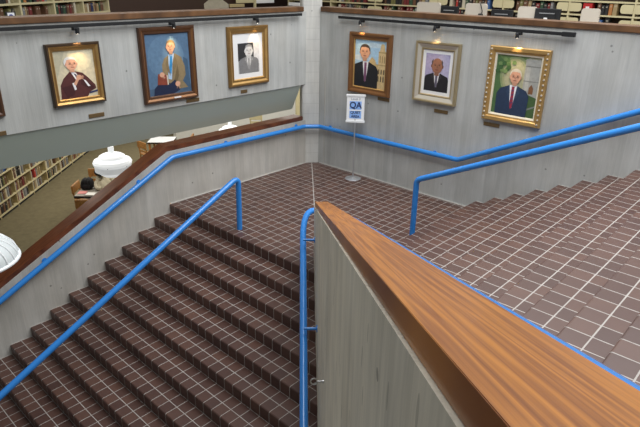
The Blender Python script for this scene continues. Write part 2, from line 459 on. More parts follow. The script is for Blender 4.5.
# ------------------------------------------------------------------ wooden caps
def cap_run(name, sections, mats, label, bev=0.008):
    """sections: list of rings (same count) joined to one closed body"""
    bm = BM(); rings = [[bm.verts.new(p) for p in r] for r in sections]
    n = len(rings[0])
    for a, b in zip(rings, rings[1:]):
        for k in range(n): bm.faces.new((a[k], a[(k+1) % n], b[(k+1) % n], b[k]))
    bm.faces.new(rings[0][::-1]); bm.faces.new(rings[-1])
    bmesh.ops.recalc_face_normals(bm, faces=bm.faces)
    if bev:
        es = [e for e in bm.edges if len(e.link_faces) == 2 and e.calc_face_angle(0) > 0.7]
        bmesh.ops.bevel(bm, geom=es, offset=bev, segments=2, affect='EDGES')
    return tag(link(name, bm, mats), label, 'wall cap')
CL, CR = -0.0875, 0.165
def ring_d(s): return [dp(s, CL, zc(s)), dp(s, CR, zc(s)), dp(s, CR, zc(s)-TH+0.001), dp(s, CL, zc(s)-TH+0.001)]
cap_run('wall_cap', [ring_d(S0-0.02), ring_d(S1)], MT['cap'], 'thick varnished orange-brown wooden cap sloping along the dividing wall in the foreground', 0.0012)
def ring_l(y, dz=0.0):
    z = z_low_cap(y)+0.002
    return [(-0.012, y, z), (-0.012, y, z+0.085+dz), (-0.28, y, z+0.085+dz), (-0.28, y, z)]
cap_run('wall_cap', [ring_l(-0.285), ring_l(-3.52), ring_l(-9.0, 0.01)], MT['cap_dark'], 'dark red wooden cap on the low concrete wall left of the lower flight')
bm = BM(); box(bm, (-0.25, -11, 3.047), (0.025, -0.30, 3.135), bev=0.008)
tag(link('wall_cap', bm, MT['rail_y']), 'brown wooden cap along the left gallery parapet above the track lights', 'wall cap')
bm = BM(); box(bm, (0.20, -0.025, 3.047), (12.0, 0.25, 3.135), bev=0.008)
tag(link('wall_cap', bm, MT['rail_x']), 'brown wooden cap along the right gallery parapet in front of the computer desks', 'wall cap')

# ------------------------------------------------------------------ stairs
def flight(label, loc, n, make):
    root = thing('staircase', label, 'stairs', loc, world=True)
    for i in range(n): make(i, root)
    return root
def lower_step(i, root):
    bm = BM(); uvl = bm.loops.layers.uv.new('tiles')
    yn = YN - TD*(i+1); z = -RZ*(i+1)
    X = lambda y, s: Vector((0.002 if s == 0 else CF - y - 0.003, y, 0))
    tu = lambda co: (co.x/0.16, (co.y-yn)/0.16)
    a, b, c, d = X(yn+TD, 0), X(yn+NO, 0), X(yn+NO, 1), X(yn+TD, 1)
    vs = [bm.verts.new(p+Vector((0, 0, z))) for p in (a, b, c, d)]
    uvface(bm, uvl, vs, tu)
    arc = [(yn+NO-NO*math.sin(t), z-NO+NO*math.cos(t)) for t in [math.pi/2*k/4 for k in range(5)]]
    profile_strip(bm, uvl, arc + [(yn, z-RZ), (yn+TD, z-RZ), (yn+TD, z)], X, riser_uv(0))
    for s in (0, 1):          # ends
        pts = arc + [(yn, z-RZ), (yn+TD, z-RZ), (yn+TD, z)]
        uvface(bm, uvl, [bm.verts.new(X(p[0], s)+Vector((0, 0, p[1]))) for p in pts], lambda co: (0.5, 0.3))
    link('step', bm, MT['tile'], root, smooth=True)
flight('brown tiled flight going down to the left from the landing', (1.8, YN, 0), 12, lower_step)
def upper_step(i, root):
    bm = BM(); uvl = bm.loops.layers.uv.new('tiles')
    xn = XN + TU*i; z = RZ*(i+1); q = TU/2
    Y = lambda x, s: Vector((x, -0.002 if s == 0 else CB - x + 0.003, 0))
    tu = lambda co: (co.y/0.16, (co.x-xn)/q)
    dep = TU if i < 12 else 5.0
    dp_end = lambda x: x
    pts4 = [(xn+dep, 0), (xn+NO, 0), (xn+NO, 1), (xn+dep, 1)]
    def YY(x, s):
        if i == 12 and s == 1: return Vector((x, max(CB - x, -5.2), 0))
        return Y(x, s)
    uvface(bm, uvl, [bm.verts.new(YY(*p)+Vector((0, 0, z))) for p in pts4], tu)
    arc = [(xn+NO-NO*math.sin(t), z-NO+NO*math.cos(t)) for t in [math.pi/2*k/4 for k in range(5)]]
    prof = arc + [(xn, z-RZ), (xn+dep, z-RZ), (xn+dep, z)]
    cols = [[bm.verts.new(YY(p[0], s)+Vector((0, 0, p[1]))) for p in prof] for s in (0, 1)]
    for k in range(len(prof)-1):
        uvface(bm, uvl, (cols[0][k], cols[0][k+1], cols[1][k+1], cols[1][k]), lambda co: (co.y/0.16, 0.3))
    for s in (0, 1):
        uvface(bm, uvl, [bm.verts.new(v.co) for v in cols[s]], lambda co: (0.5, 0.3))
    link('step', bm, MT['tile'], root, smooth=True)
flight('brown tiled flight going up to the right from the landing', (XN, -1.8, 0), 12, upper_step)
bm = BM(); uvl = bm.loops.layers.uv.new('tiles')
x0 = XN+12*TU
for zz in (UP, ):
    vs = [bm.verts.new(p) for p in ((x0, -0.002, zz), (x0, CB-x0, zz), (13, CB-x0, zz), (13, -0.002, zz))]
    uvface(bm, uvl, vs, lambda co: (co.y/0.16, (co.x-x0)/(TU/2)))
    vs2 = [bm.verts.new(p) for p in ((x0, -0.002, zz), (x0, CB-x0, zz), (x0, CB-x0, zz-RZ), (x0, -0.002, zz-RZ))]
    uvface(bm, uvl, vs2, lambda co: (co.y/0.16, 0.3))
struct(link('floor_upper', bm, MT['tile']))

# ------------------------------------------------------------------ blue handrails
PR = 0.043
def handrail(label, loc, path, fr, brackets=(), posts=()):
    root = thing('handrail', label, 'handrail', loc, world=True)
    bm = BM(); tube(bm, fillet(path, fr), PR, 16); link('rail', bm, MT['blue'], root, smooth=True)
    for a, b in brackets:                      # from the pipe to the wall
        a, b = Vector(a), Vector(b); d = (b-a).normalized()
        bm = BM(); tube(bm, [a, b], 0.017, 10); tube(bm, [b-d*0.012, b-d*0.001], 0.04, 14)
        link('bracket', bm, MT['blue'], root, smooth=True)
    return root
W = 0.085
zl = lambda y: 0.845 if y > -3.48 else 0.845 - sl*(-3.48-y)
zr = lambda x: 0.825 if x < 3.5 else 0.825 + (RZ/TU)*(x-3.5)
path = [(W, -8.6, zl(-8.6)), (W, -3.48, zl(-3.48)), (W, -0.35, 0.825), (0.27, -W, 0.815), (3.50, -W, zr(3.5)), (8.2, -W, zr(8.2))]
br = [((W, y, zl(y)-0.0), (0.0, y, zl(y)-0.0)) for y in (-7.4, -5.75, -4.1, -2.3, -0.5)]
br += [((x, -W, zr(x)), (x, 0.0, zr(x))) for x in (0.5, 3.0, 4.0, 5.75, 7.5)]
handrail('long blue pipe handrail fixed to the outer walls round the landing corner', (0.2, -0.2, 0.8), path, 0.05, br)
zb = lambda y: 0.835 - sl*(-3.40-y)
handrail('blue pipe handrail with one post, standing in the middle of the lower flight', (1.663, -3.36, 0),
         [(1.663, -3.375, -0.0), (1.663, -3.36, 0.86), (1.663, -8.0, zb(-8.0))], 0.13)
zq = lambda x: 0.905 + 0.473*(x-3.72)
handrail('blue pipe handrail with one post, standing in the middle of the upper flight', (3.717, -1.64, 0),
         [(3.717, -1.64, 0.0), (3.717, -1.64, 0.905), (9.2, -1.64, zq(9.2))], 0.07)
cA, cB2 = -0.315, 0.335
zA = lambda s: 0.60 - 0.351*(s-5.0)
zD = lambda s: zc(s) - 0.1225
path = [dp(9.8, cA, zA(9.8)), dp(4.27, cA, 0.67), dp(4.27, cB2, 0.53), dp(5.0, cB2, 0.60), dp(6.3, cB2, zD(6.3)), dp(11.6, cB2, zD(11.6))]
br = [(dp(s, cA, zA(s)), dp(s, CF, zA(s))) for s in (5.12, 6.42, 8.0)]
br += [(dp(s, cB2, zD(s)-0.0), dp(s, CB, zD(s)-0.0)) for s in (6.4, 7.6, 8.9)]
handrail('blue pipe handrail looped round the end of the dividing wall', dp(4.4, 0, 0.8), path, 0.62, br)

# ------------------------------------------------------------------ portraits
def canvas(w, h, shapes, parent, name='canvas', depth=0.0):
    """flat painting: each shape a thin patch, its colour in the 'paint' attribute; coordinates 0..1, v up"""
    bm = BM(); cl = bm.loops.layers.float_color.new('paint')
    lay = [0]
    def put(pts, col):
        lay[0] += 1
        y = -depth - 0.0004*lay[0]
        pts = [(min(max(u, 0.0), 1.0), min(max(v, 0.0), 1.0)) for u, v in pts]
        q = []
        for p in pts:
            if not q or (abs(p[0]-q[-1][0])+abs(p[1]-q[-1][1])) > 1e-5: q.append(p)
        if len(q) < 3: return
        f = bm.faces.new([bm.verts.new(((u-0.5)*w, y, (v-0.5)*h)) for u, v in q])
        f.normal_update()
        if f.normal.y > 0: f.normal_flip()
        for l in f.loops: l[cl] = (*col, 1)
    for sh in shapes:
        if sh[0] == 'p': put(sh[1], sh[2])
        elif sh[0] == 'r': x0, y0, x1, y1 = sh[1]; put([(x0, y0), (x1, y0), (x1, y1), (x0, y1)], sh[2])
        else:
            cx, cy, rx, ry = sh[1]; n = 22
            put([(cx+rx*math.cos(2*math.pi*k/n), cy+ry*math.sin(2*math.pi*k/n)) for k in range(n)], sh[2])
    me = bpy.data.meshes.new(name); bm.to_mesh(me); bm.free(); me.materials.append(MT['paint'])
    o = bpy.data.objects.new(name, me); COL.objects.link(o); o.parent = parent
    return o
def frame_mesh(w, h, prof, mats, parent, name='frame'):
    """prof: (inset from the outer edge, depth out of the wall, material index of the strip to the next point)"""
    bm = BM(); rings = []
    for ins, d, _ in prof:
        a, b = w/2-ins, h/2-ins
        rings.append([bm.verts.new(p) for p in ((-a, -d, -b), (a, -d, -b), (a, -d, b), (-a, -d, b))])
    for (r1, r2, p) in zip(rings, rings[1:], prof):
        for k in range(4):
            f = bm.faces.new((r1[k], r1[(k+1) % 4], r2[(k+1) % 4], r2[k])); f.material_index = p[2]
    bm.faces.new(rings[0])
    me = bpy.data.meshes.new(name); bmesh.ops.recalc_face_normals(bm, faces=bm.faces); bm.to_mesh(me); bm.free()
    for m in mats: me.materials.append(m)
    o = bpy.data.objects.new(name, me); COL.objects.link(o); o.parent = parent
    return o
def face_shapes(cx, cy, rx, ry, skin, hair, dark, glasses=False, bald=False, turn=0.0):
    s = []
    if not bald: s.append(('e', (cx-turn*rx*0.3, cy+ry*0.28, rx*1.12, ry*0.86), hair))
    s += [('e', (cx-rx*1.0, cy-ry*0.05, rx*0.16, ry*0.22), dark), ('e', (cx+rx*1.0, cy-ry*0.05, rx*0.16, ry*0.22), dark)]
    s.append(('e', (cx, cy, rx, ry), skin))
    s.append(('p', [(cx-rx*0.45, cy-ry*0.75), (cx+rx*0.45, cy-ry*0.75), (cx+rx*0.42, cy-ry*1.25), (cx-rx*0.42, cy-ry*1.25)], tuple(c*0.8 for c in skin)))
    t = turn*rx*0.25
    if not bald:
        s.append(('p', [(cx-rx*0.98, cy+ry*0.25), (cx-rx*0.75, cy+ry*0.66), (cx+rx*0.1, cy+ry*0.72), (cx+rx*0.8, cy+ry*0.6), (cx+rx*0.98, cy+ry*0.25), (cx+rx*0.8, cy+ry*0.92), (cx, cy+ry*1.14), (cx-rx*0.8, cy+ry*0.92)], hair))
    for q in (-1, 1):
        s.append(('e', (cx+q*rx*0.40+t, cy+ry*0.08, rx*0.17, ry*0.06), tuple(c*0.25 for c in skin)))
        s.append(('p', [(cx+q*rx*0.62+t, cy+ry*0.20), (cx+q*rx*0.2+t, cy+ry*0.22), (cx+q*rx*0.2+t, cy+ry*0.27), (cx+q*rx*0.62+t, cy+ry*0.26)], tuple(c*0.45 for c in skin)))
        if glasses: s.append(('p', [(cx+q*rx*0.70+t, cy-ry*0.03), (cx+q*rx*0.12+t, cy-ry*0.03), (cx+q*rx*0.12+t, cy-ry*0.07), (cx+q*rx*0.70+t, cy-ry*0.07)], (0.05, 0.04, 0.04)))
    s.append(('p', [(cx-rx*0.07+t, cy+ry*0.1), (cx+rx*0.09+t, cy+ry*0.1), (cx+rx*0.2+t, cy-ry*0.26), (cx-rx*0.16+t, cy-ry*0.26)], tuple(c*0.78 for c in skin)))
    s.append(('e', (cx+t, cy-ry*0.50, rx*0.34, ry*0.055), (0.30*skin[0]+0.1, skin[1]*0.3, skin[2]*0.3)))
    return s
def suit(cx, sh, top, bot, wid, col, lap, shirt, tie, neck=0.07, left=None, right=None):
    """shoulder-width bust down to the lower edge"""
    L = cx-wid if left is None else left; R = cx+wid if right is None else right
    return [('p', [(L, bot), (L-0.01, sh-0.08), (L+0.06, sh+0.01), (cx-neck, top), (cx+neck, top), (R-0.06, sh+0.01), (R+0.01, sh-0.08), (R, bot)], col),
            ('p', [(cx-neck*0.95, top+0.005), (cx+neck*0.95, top+0.005), (cx+neck*0.3, bot+(top-bot)*0.25), (cx-neck*0.3, bot+(top-bot)*0.25)], shirt),
            ('p', [(cx-neck*0.35, top-0.02), (cx+neck*0.35, top-0.02), (cx+neck*0.42, bot+(top-bot)*0.3), (cx-neck*0.05, bot+(top-bot)*0.2), (cx-neck*0.42, bot+(top-bot)*0.3)], tie),
            ('p', [(cx-neck*1.05, top), (cx-neck*1.9, top-0.12), (cx-neck*1.3, top-0.15), (cx-neck*0.25, bot+(top-bot)*0.22), (cx-neck*0.3, bot+(top-bot)*0.32)], lap),
            ('p', [(cx+neck*1.05, top), (cx+neck*1.9, top-0.12), (cx+neck*1.3, top-0.15), (cx+neck*0.25, bot+(top-bot)*0.22), (cx+neck*0.3, bot+(top-bot)*0.32)], lap)]
def hand(cx, cy, r, col, n=4, ang=-0.6):
    s = [('e', (cx, cy, r, r*0.75), col)]
    for k in range(n):
        a = ang + 0.28*k
        s.append(('p', [(cx+r*0.5*math.cos(a), cy+r*0.5*math.sin(a)+0.006), (cx+r*1.7*math.cos(a), cy+r*1.4*math.sin(a)+0.005), (cx+r*1.7*math.cos(a), cy+r*1.4*math.sin(a)-0.009), (cx+r*0.5*math.cos(a), cy+r*0.5*math.sin(a)-0.012)], tuple(c*0.9 for c in col)))
    return s
SK = (0.62, 0.34, 0.23)
# 1 seated man with clasped hands
A = [('r', (0, 0, 1, 1), (0.62, 0.56, 0.40)), ('p', [(0, 1), (0.3, 1), (0, 0.4)], (0.50, 0.46, 0.33)), ('e', (0.62, 0.80, 0.32, 0.24), (0.70, 0.64, 0.45))]
A += [('p', [(0.05, 0.0), (0.08, 0.30), (0.17, 0.43), (0.34, 0.56), (0.50, 0.56), (0.66, 0.52), (0.80, 0.40), (0.95, 0.24), (0.97, 0.16), (0.80, 0.10), (0.72, 0.0)], (0.085, 0.026, 0.026)),
      ('p', [(0.36, 0.57), (0.50, 0.53), (0.56, 0.43), (0.48, 0.38)], (0.75, 0.75, 0.78)), ('p', [(0.44, 0.52), (0.49, 0.51), (0.55, 0.42), (0.50, 0.40)], (0.10, 0.09, 0.14)),
      ('p', [(0.10, 0.25), (0.40, 0.30), (0.46, 0.40), (0.40, 0.08), (0.2, 0.02)], (0.055, 0.016, 0.018)),
      ('p', [(0.62, 0.40), (0.92, 0.20), (0.86, 0.13), (0.58, 0.28)], (0.055, 0.016, 0.018)),
      ('p', [(0.37, 0.32), (0.43, 0.33), (0.46, 0.18), (0.41, 0.17)], (0.78, 0.80, 0.84)), ('p', [(0.66, 0.38), (0.72, 0.35), (0.82, 0.22), (0.76, 0.22)], (0.78, 0.80, 0.84)),
      ('p', [(0.40, 0.30), (0.52, 0.44), (0.58, 0.42), (0.46, 0.26)], SK)]
A += hand(0.56, 0.43, 0.07, SK, 4, -0.5)
A += [('p', [(0.78, 0.10), (0.99, 0.13), (0.99, 0.09), (0.78, 0.06)], (0.02, 0.03, 0.12))]
A += face_shapes(0.41, 0.72, 0.135, 0.135, (0.66, 0.37, 0.26), (0.75, 0.75, 0.73), (0.55, 0.28, 0.20), True, False, 0.8)
# 2 seated man in a tan jacket, blue tie, red book
B = [('r', (0, 0, 1, 1), (0.090, 0.165, 0.270)), ('e', (0.45, 0.62, 0.42, 0.36), (0.115, 0.205, 0.320)), ('r', (0, 0, 1, 0.12), (0.065, 0.115, 0.19)),
     ('p', [(0.78, 0.02), (0.98, 0.05), (0.95, 0.55), (0.85, 0.6)], (0.05, 0.10, 0.17)),
     ('p', [(0.10, 0.0), (0.12, 0.12), (0.30, 0.24), (0.55, 0.27), (0.70, 0.2), (0.72, 0.05), (0.55, 0.0)], (0.012, 0.020, 0.055)),
     ('p', [(0.34, 0.24), (0.34, 0.50), (0.40, 0.60), (0.52, 0.66), (0.66, 0.67), (0.80, 0.60), (0.87, 0.45), (0.88, 0.30), (0.80, 0.20), (0.92, 0.08), (0.70, 0.07), (0.62, 0.24), (0.5, 0.18)], (0.235, 0.180, 0.100)),
     ('p', [(0.60, 0.24), (0.70, 0.50), (0.72, 0.30), (0.66, 0.2)], (0.14, 0.105, 0.055)),
     ('p', [(0.50, 0.66), (0.64, 0.67), (0.58, 0.50), (0.54, 0.24), (0.46, 0.26), (0.48, 0.50)], (0.38, 0.53, 0.72)),
     ('p', [(0.54, 0.63), (0.59, 0.63), (0.58, 0.50), (0.54, 0.34), (0.47, 0.36), (0.52, 0.52)], (0.03, 0.22, 0.50)),
     ('p', [(0.50, 0.66), (0.42, 0.52), (0.47, 0.38), (0.52, 0.30), (0.49, 0.52)], (0.19, 0.145, 0.08)), ('p', [(0.64, 0.67), (0.70, 0.52), (0.60, 0.34), (0.55, 0.28), (0.60, 0.5)], (0.19, 0.145, 0.08)),
     ('p', [(0.20, 0.18), (0.23, 0.36), (0.42, 0.33), (0.43, 0.16)], (0.22, 0.050, 0.030)), ('p', [(0.42, 0.33), (0.45, 0.32), (0.46, 0.17), (0.43, 0.16)], (0.55, 0.50, 0.42))]
B += hand(0.32, 0.34, 0.055, SK, 4, -1.6) + hand(0.67, 0.16, 0.06, SK, 4, -1.9)
B += face_shapes(0.56, 0.785, 0.092, 0.098, (0.55, 0.31, 0.20), (0.20, 0.145, 0.07), (0.5, 0.28, 0.18), False, False, -0.4)
# 3 small black-and-white photograph on a white mat
Cs = [('r', (0, 0, 1, 1), (0.45, 0.45, 0.45)), ('p', [(0, 0.42), (0, 1), (0.72, 1), (0.76, 0.45)], (0.035, 0.035, 0.038)), ('r', (0.74, 0.3, 1, 1), (0.66, 0.66, 0.67))]
Cs += suit(0.50, 0.47, 0.56, 0.0, 0.46, (0.20, 0.20, 0.205), (0.30, 0.30, 0.30), (0.75, 0.75, 0.75), (0.30, 0.30, 0.30), 0.11)
Cs += face_shapes(0.50, 0.74, 0.19, 0.20, (0.62, 0.62, 0.62), (0.30, 0.30, 0.30), (0.45, 0.45, 0.45), False, True)
Cs += [('p', [(0.31, 0.80), (0.36, 0.92), (0.5, 0.96), (0.64, 0.92), (0.69, 0.80), (0.6, 0.88), (0.4, 0.88)], (0.30, 0.30, 0.30))]
# 4 man in a black suit before a pale stone tower
TW = (0.62, 0.44, 0.20)
D = [('r', (0, 0, 1, 1), (0.42, 0.62, 0.78)), ('e', (0.62, 0.90, 0.3, 0.05), (0.60, 0.74, 0.82)), ('e', (0.2, 0.62, 0.3, 0.06), (0.66, 0.75, 0.80)),
     ('p', [(0.45, 0.0), (0.46, 0.55), (0.55, 0.66), (0.66, 0.60), (0.70, 0.52), (1, 0.5), (1, 0.0)], TW),
     ('p', [(0.76, 0.0), (0.76, 0.78), (0.80, 0.81), (0.83, 0.93), (0.88, 0.95), (0.93, 0.93), (0.96, 0.81), (1.0, 0.78), (1, 0)], (0.68, 0.50, 0.25)),
     ('r', (0.76, 0.755, 1.0, 0.785), (0.48, 0.33, 0.14)), ('r', (0.70, 0.50, 1.0, 0.52), (0.48, 0.33, 0.14))]
for k in range(3):
    D += [('r', (0.80+0.07*k, 0.56, 0.83+0.07*k, 0.70), (0.40, 0.27, 0.12)), ('p', [(0.76+0.08*k, 0.16), (0.80+0.08*k, 0.16), (0.80+0.08*k, 0.26), (0.78+0.08*k, 0.29), (0.76+0.08*k, 0.26)], (0.14, 0.10, 0.06)),
          ('r', (0.77+0.08*k, 0.32, 0.81+0.08*k, 0.42), (0.16, 0.11, 0.06))]
D += suit(0.36, 0.46, 0.55, 0.0, 0.37, (0.012, 0.013, 0.017), (0.022, 0.024, 0.03), (0.80, 0.80, 0.84), (0.20, 0.08, 0.16), 0.10, left=-0.05, right=0.76)
D += face_shapes(0.33, 0.745, 0.150, 0.150, (0.68, 0.36, 0.22), (0.055, 0.035, 0.025), (0.5, 0.26, 0.16))
# 5 photograph of a man in a dark suit before a lilac backdrop
Es = [('r', (0, 0, 1, 1), (0.34, 0.31, 0.48)), ('e', (0.75, 0.6, 0.4, 0.4), (0.40, 0.38, 0.55))]
Es += suit(0.50, 0.40, 0.50, 0.0, 0.52, (0.016, 0.014, 0.018), (0.03, 0.026, 0.03), (0.80, 0.80, 0.84), (0.12, 0.11, 0.16), 0.13)
Es += face_shapes(0.50, 0.685, 0.225, 0.205, (0.27, 0.125, 0.080), (0.10, 0.06, 0.05), (0.15, 0.06, 0.035), False, True)
Es += [('p', [(0.28, 0.685), (0.265, 0.80), (0.335, 0.875), (0.32, 0.76)], (0.07, 0.05, 0.05)), ('p', [(0.72, 0.685), (0.735, 0.80), (0.665, 0.875), (0.68, 0.76)], (0.07, 0.05, 0.05))]
# 6 man in a navy suit before foliage and a grey stone building
F = [('r', (0, 0, 1, 1), (0.36, 0.36, 0.24)), ('p', [(0, 0), (0, 1), (0.34, 1), (0.20, 0.7), (0.24, 0.4), (0.1, 0)], (0.075, 0.15, 0.055)), ('p', [(0, 1), (0.75, 1), (0.5, 0.88), (0.25, 0.85)], (0.12, 0.20, 0.07)),
     ('e', (0.45, 0.66, 0.34, 0.34), (0.22, 0.27, 0.13)), ('e', (0.45, 0.66, 0.29, 0.30), (0.32, 0.34, 0.18)), ('e', (0.45, 0.66, 0.24, 0.26), (0.40, 0.39, 0.24)), ('r', (0.66, 0.32, 1, 0.97), (0.36, 0.36, 0.33)), ('r', (0.70, 0.34, 0.78, 0.86), (0.44, 0.44, 0.40)), ('r', (0.66, 0.84, 1, 0.86), (0.22, 0.22, 0.20)), ('r', (0.66, 0.60, 1, 0.615), (0.24, 0.24, 0.22)),
     ('p', [(0.80, 0.40), (0.90, 0.40), (0.90, 0.50), (0.85, 0.56), (0.80, 0.50)], (0.20, 0.09, 0.04)), ('p', [(0.72, 0), (0.74, 0.40), (1, 0.34), (1, 0)], (0.06, 0.115, 0.04)), ('p', [(0.74, 0.12), (1, 0.22), (1, 0.19), (0.74, 0.09)], (0.2, 0.22, 0.2))]
for k in range(16):
    F.append(('e', (random.uniform(0.02, 0.42), random.uniform(0.72, 0.97), 0.05, 0.035), random.choice([(0.05, 0.12, 0.04), (0.10, 0.19, 0.06), (0.16, 0.25, 0.09)])))
F += suit(0.46, 0.43, 0.51, 0.0, 0.36, (0.022, 0.040, 0.085), (0.03, 0.055, 0.11), (0.78, 0.80, 0.85), (0.30, 0.03, 0.06), 0.09)
for k in range(4): F.append(('p', [(0.435, 0.42-0.07*k), (0.485, 0.44-0.07*k), (0.485, 0.425-0.07*k), (0.435, 0.405-0.07*k)], (0.05, 0.05, 0.16)))
F += face_shapes(0.48, 0.655, 0.118, 0.122, (0.62, 0.33, 0.22), (0.60, 0.55, 0.45), (0.5, 0.28, 0.2), True)
# 0 portrait cut by the picture edge
Z = [('r', (0, 0, 1, 1), (0.10, 0.065, 0.03))]
Z += suit(0.5, 0.42, 0.52, 0.0, 0.40, (0.02, 0.02, 0.025), (0.03, 0.03, 0.035), (0.7, 0.7, 0.7), (0.08, 0.02, 0.02), 0.10)
Z += face_shapes(0.5, 0.68, 0.12, 0.13, SK, (0.2, 0.18, 0.16), (0.5, 0.26, 0.2))

def portrait(label, wall, u0, u1, z0, z1, fw, prof, mats, shapes, mat_board=None, extra=None):
    w, h = u1-u0, z1-z0; um = (u0+u1)/2; zm = (z0+z1)/2
    loc = (0.003, um, zm) if wall == 'L' else (um, -0.003, zm)
    root = thing('framed_portrait', label, 'framed portrait', loc, math.pi/2 if wall == 'L' else 0, 'portraits on the gallery walls')
    frame_mesh(w, h, prof, mats, root)
    iw, ih = w-2*fw, h-2*fw; dep = 0.012
    if mat_board:
        bx = BM(); box(bx, (-iw/2-0.005, -dep, -ih/2-0.005), (iw/2+0.005, -0.004, ih/2+0.005)); link('mat_board', bx, MT['matboard'], root)
        u, v, cw, ch = mat_board
        c = canvas(cw*iw, ch*ih, shapes, root, 'picture', dep)
        c.location = ((u-0.5)*iw, 0, (v-0.5)*ih)
    else:
        canvas(iw+0.004, ih+0.004, shapes, root, 'canvas', dep)
    if extra: extra(root, w, h)
    return root
def plain_prof(fw, d, m=(0, 0, 0, 0)):
    return [(0, 0, m[0]), (0, d*0.7, m[0]), (fw*0.12, d, m[0]), (fw*0.35, d*0.96, m[1]), (fw*0.6, d*0.62, m[2]), (fw*0.88, d*0.58, m[3]), (fw, d*0.35, m[3]), (fw, 0.006, m[3])]
GM = [MT['gold_old'], MT['dark_frame'], MT['gold']]
portrait('framed portrait cut off by the left edge, hanging on the left gallery wall', 'L', -6.88, -5.880, 1.915, 2.785, 0.10, plain_prof(0.10, 0.06), [MT['wood_frame']], Z)
portrait('framed portrait of a seated white-haired person in a maroon jacket with clasped hands', 'L', -5.238, -4.476, 1.922, 2.773, 0.098,
         plain_prof(0.098, 0.065, (1, 2, 0, 2)), GM, A)
def small_plate(root, w, h):
    bx = BM(); box(bx, (0.02, -0.062, -h/2+0.028), (0.15, -0.055, -h/2+0.060)); link('name_plate', bx, MT['label'], root.children[0])['label'] = 'white name plate on the frame'
portrait('large framed portrait of a seated person in a tan jacket holding a red book', 'L', -3.846, -2.848, 1.768, 2.920, 0.108,
         plain_prof(0.108, 0.065, (0, 1, 0, 0)), [MT['wood_frame'], MT['gold_brown']], B, extra=small_plate)
portrait('gold-framed small black-and-white photograph on a wide white mat', 'L', -2.173, -1.245, 1.830, 2.851, 0.125, plain_prof(0.125, 0.06, (0, 1, 0, 1)), [MT['gold_old'], MT['gold']], Cs, (0.52, 0.45, 0.72, 0.68))
portrait('brown-gold framed portrait of a person in a black suit before a pale stone tower', 'R', 0.976, 1.948, 1.639, 2.737, 0.125, plain_prof(0.125, 0.07, (0, 0, 0, 1)), [MT['gold_brown'], MT['gold']], D)
def bevel_prof(fw, d): return [(0, 0, 0), (0, d, 0), (0.025, d, 0), (0.04, d*0.85, 1), (fw-0.03, d*0.45, 0), (fw-0.015, d*0.5, 0), (fw, d*0.35, 0), (fw, 0.006, 0)]
portrait('champagne-framed photograph of a person in a dark suit before a lilac backdrop', 'R', 2.471, 3.312, 1.700, 2.696, 0.130, bevel_prof(0.13, 0.07), [MT['champagne'], MT['silver']], Es, (0.5, 0.5, 0.80, 0.84))
def beads(root, w, h):
    fr = root.children[0]
    def ball(x, z):
        bm = BM(); r = bmesh.ops.create_icosphere(bm, subdivisions=1, radius=0.017)
        for v in r['verts']: v.co += Vector((x, -0.066, z))
        link('bead', bm, MT['silver'], fr, smooth=True)
    n = 15
    for k in range(n):
        z = -h/2+0.05+(h-0.1)*k/(n-1)
        for sx in (-1, 1): ball(sx*(w/2-0.035), z)
portrait('ornate gold-framed portrait of a person in a navy suit and striped tie before greenery', 'R', 3.823, 4.771, 1.594, 2.733, 0.125,
         [(0, 0, 0), (0, 0.055, 0), (0.012, 0.065, 0), (0.06, 0.062, 0), (0.075, 0.045, 0), (0.098, 0.040, 1), (0.122, 0.03, 1), (0.125, 0.006, 1)], [MT['gold'], MT['liner']], F, extra=beads)
# brass name plates on the concrete
for wl, u0, u1, z, lab in (('L', -6.10, -5.905, 1.690, 'small bronze name plate below the portrait cut off by the left edge'),
                           ('L', -4.76, -4.52, 1.727, 'small bronze name plate below the portrait with clasped hands'),
                           ('L', -3.07, -2.81, 1.715, 'small bronze name plate at the lower right of the tan-jacket portrait'),
                           ('L', -1.90, -1.75, 1.72, 'small bronze name plate below the black-and-white photograph'),
                           ('R', 1.675, 1.945, 1.590, 'small bronze name plate below the portrait with the stone tower'),
                           ('R', 2.905, 3.175, 1.567, 'small bronze name plate below the champagne-framed photograph'),
                           ('R', 3.85, 4.125, 1.508, 'small bronze name plate below the ornate gold-framed portrait')):
    w = u1-u0; bm = BM(); box(bm, (-w/2, -0.010, -0.03), (w/2, 0, 0.03), bev=0.004)
    for sx in (-1, 1):
        lathe(bm, [(0.0, 0.004), (0.006, 0.003), (0.008, 0.0)], (sx*(w/2-0.015), -0.0005, 0), 8)
    o = link('name_plate', bm, MT['bronze'])
    o.location = (0.002, (u0+u1)/2, z) if wl == 'L' else ((u0+u1)/2, -0.002, z)
    o.rotation_euler = (0, 0, math.pi/2 if wl == 'L' else 0)
    tag(o, lab, 'name plate', 'bronze name plates on the gallery walls')

# ------------------------------------------------------------------ track lights
def track(label, a, b, horiz, endbox):
    a, b = Vector(a), Vector(b); root = thing('light_track', label, 'light track', (a+b)/2, world=True)
    bm = BM(); e = 0.021
    lo = Vector((min(a.x, b.x)-(e if horiz == 'y' else 0), min(a.y, b.y)-(e if horiz == 'x' else 0), a.z-0.023))
    hi = Vector((max(a.x, b.x)+(e if horiz == 'y' else 0), max(a.y, b.y)+(e if horiz == 'x' else 0), a.z+0.023))
    box(bm, lo, hi, bev=0.004); link('track', bm, MT['black'], root)
    n = 6
    for k in range(n):
        bm = BM(); p = a+(b-a)*((k+0.5)/n)
        q = Vector((0.0, p.y, p.z)) if horiz == 'y' else Vector((p.x, 0.0, p.z))
        tube(bm, [p, q], 0.010, 8)
        link('standoff', bm, MT['black'], root)
    if endbox:
        bm = BM(); p = b
        box(bm, (p.x-0.09, p.y-0.03, p.z-0.032), (p.x+0.09, p.y+0.03, p.z+0.032), bev=0.006); link('feed_box', bm, MT['black'], root)
    return root
track('black light track on the left gallery parapet under its wooden cap', (0.08, -9.0, 3.000), (0.08, -0.42, 3.000), 'y', False)
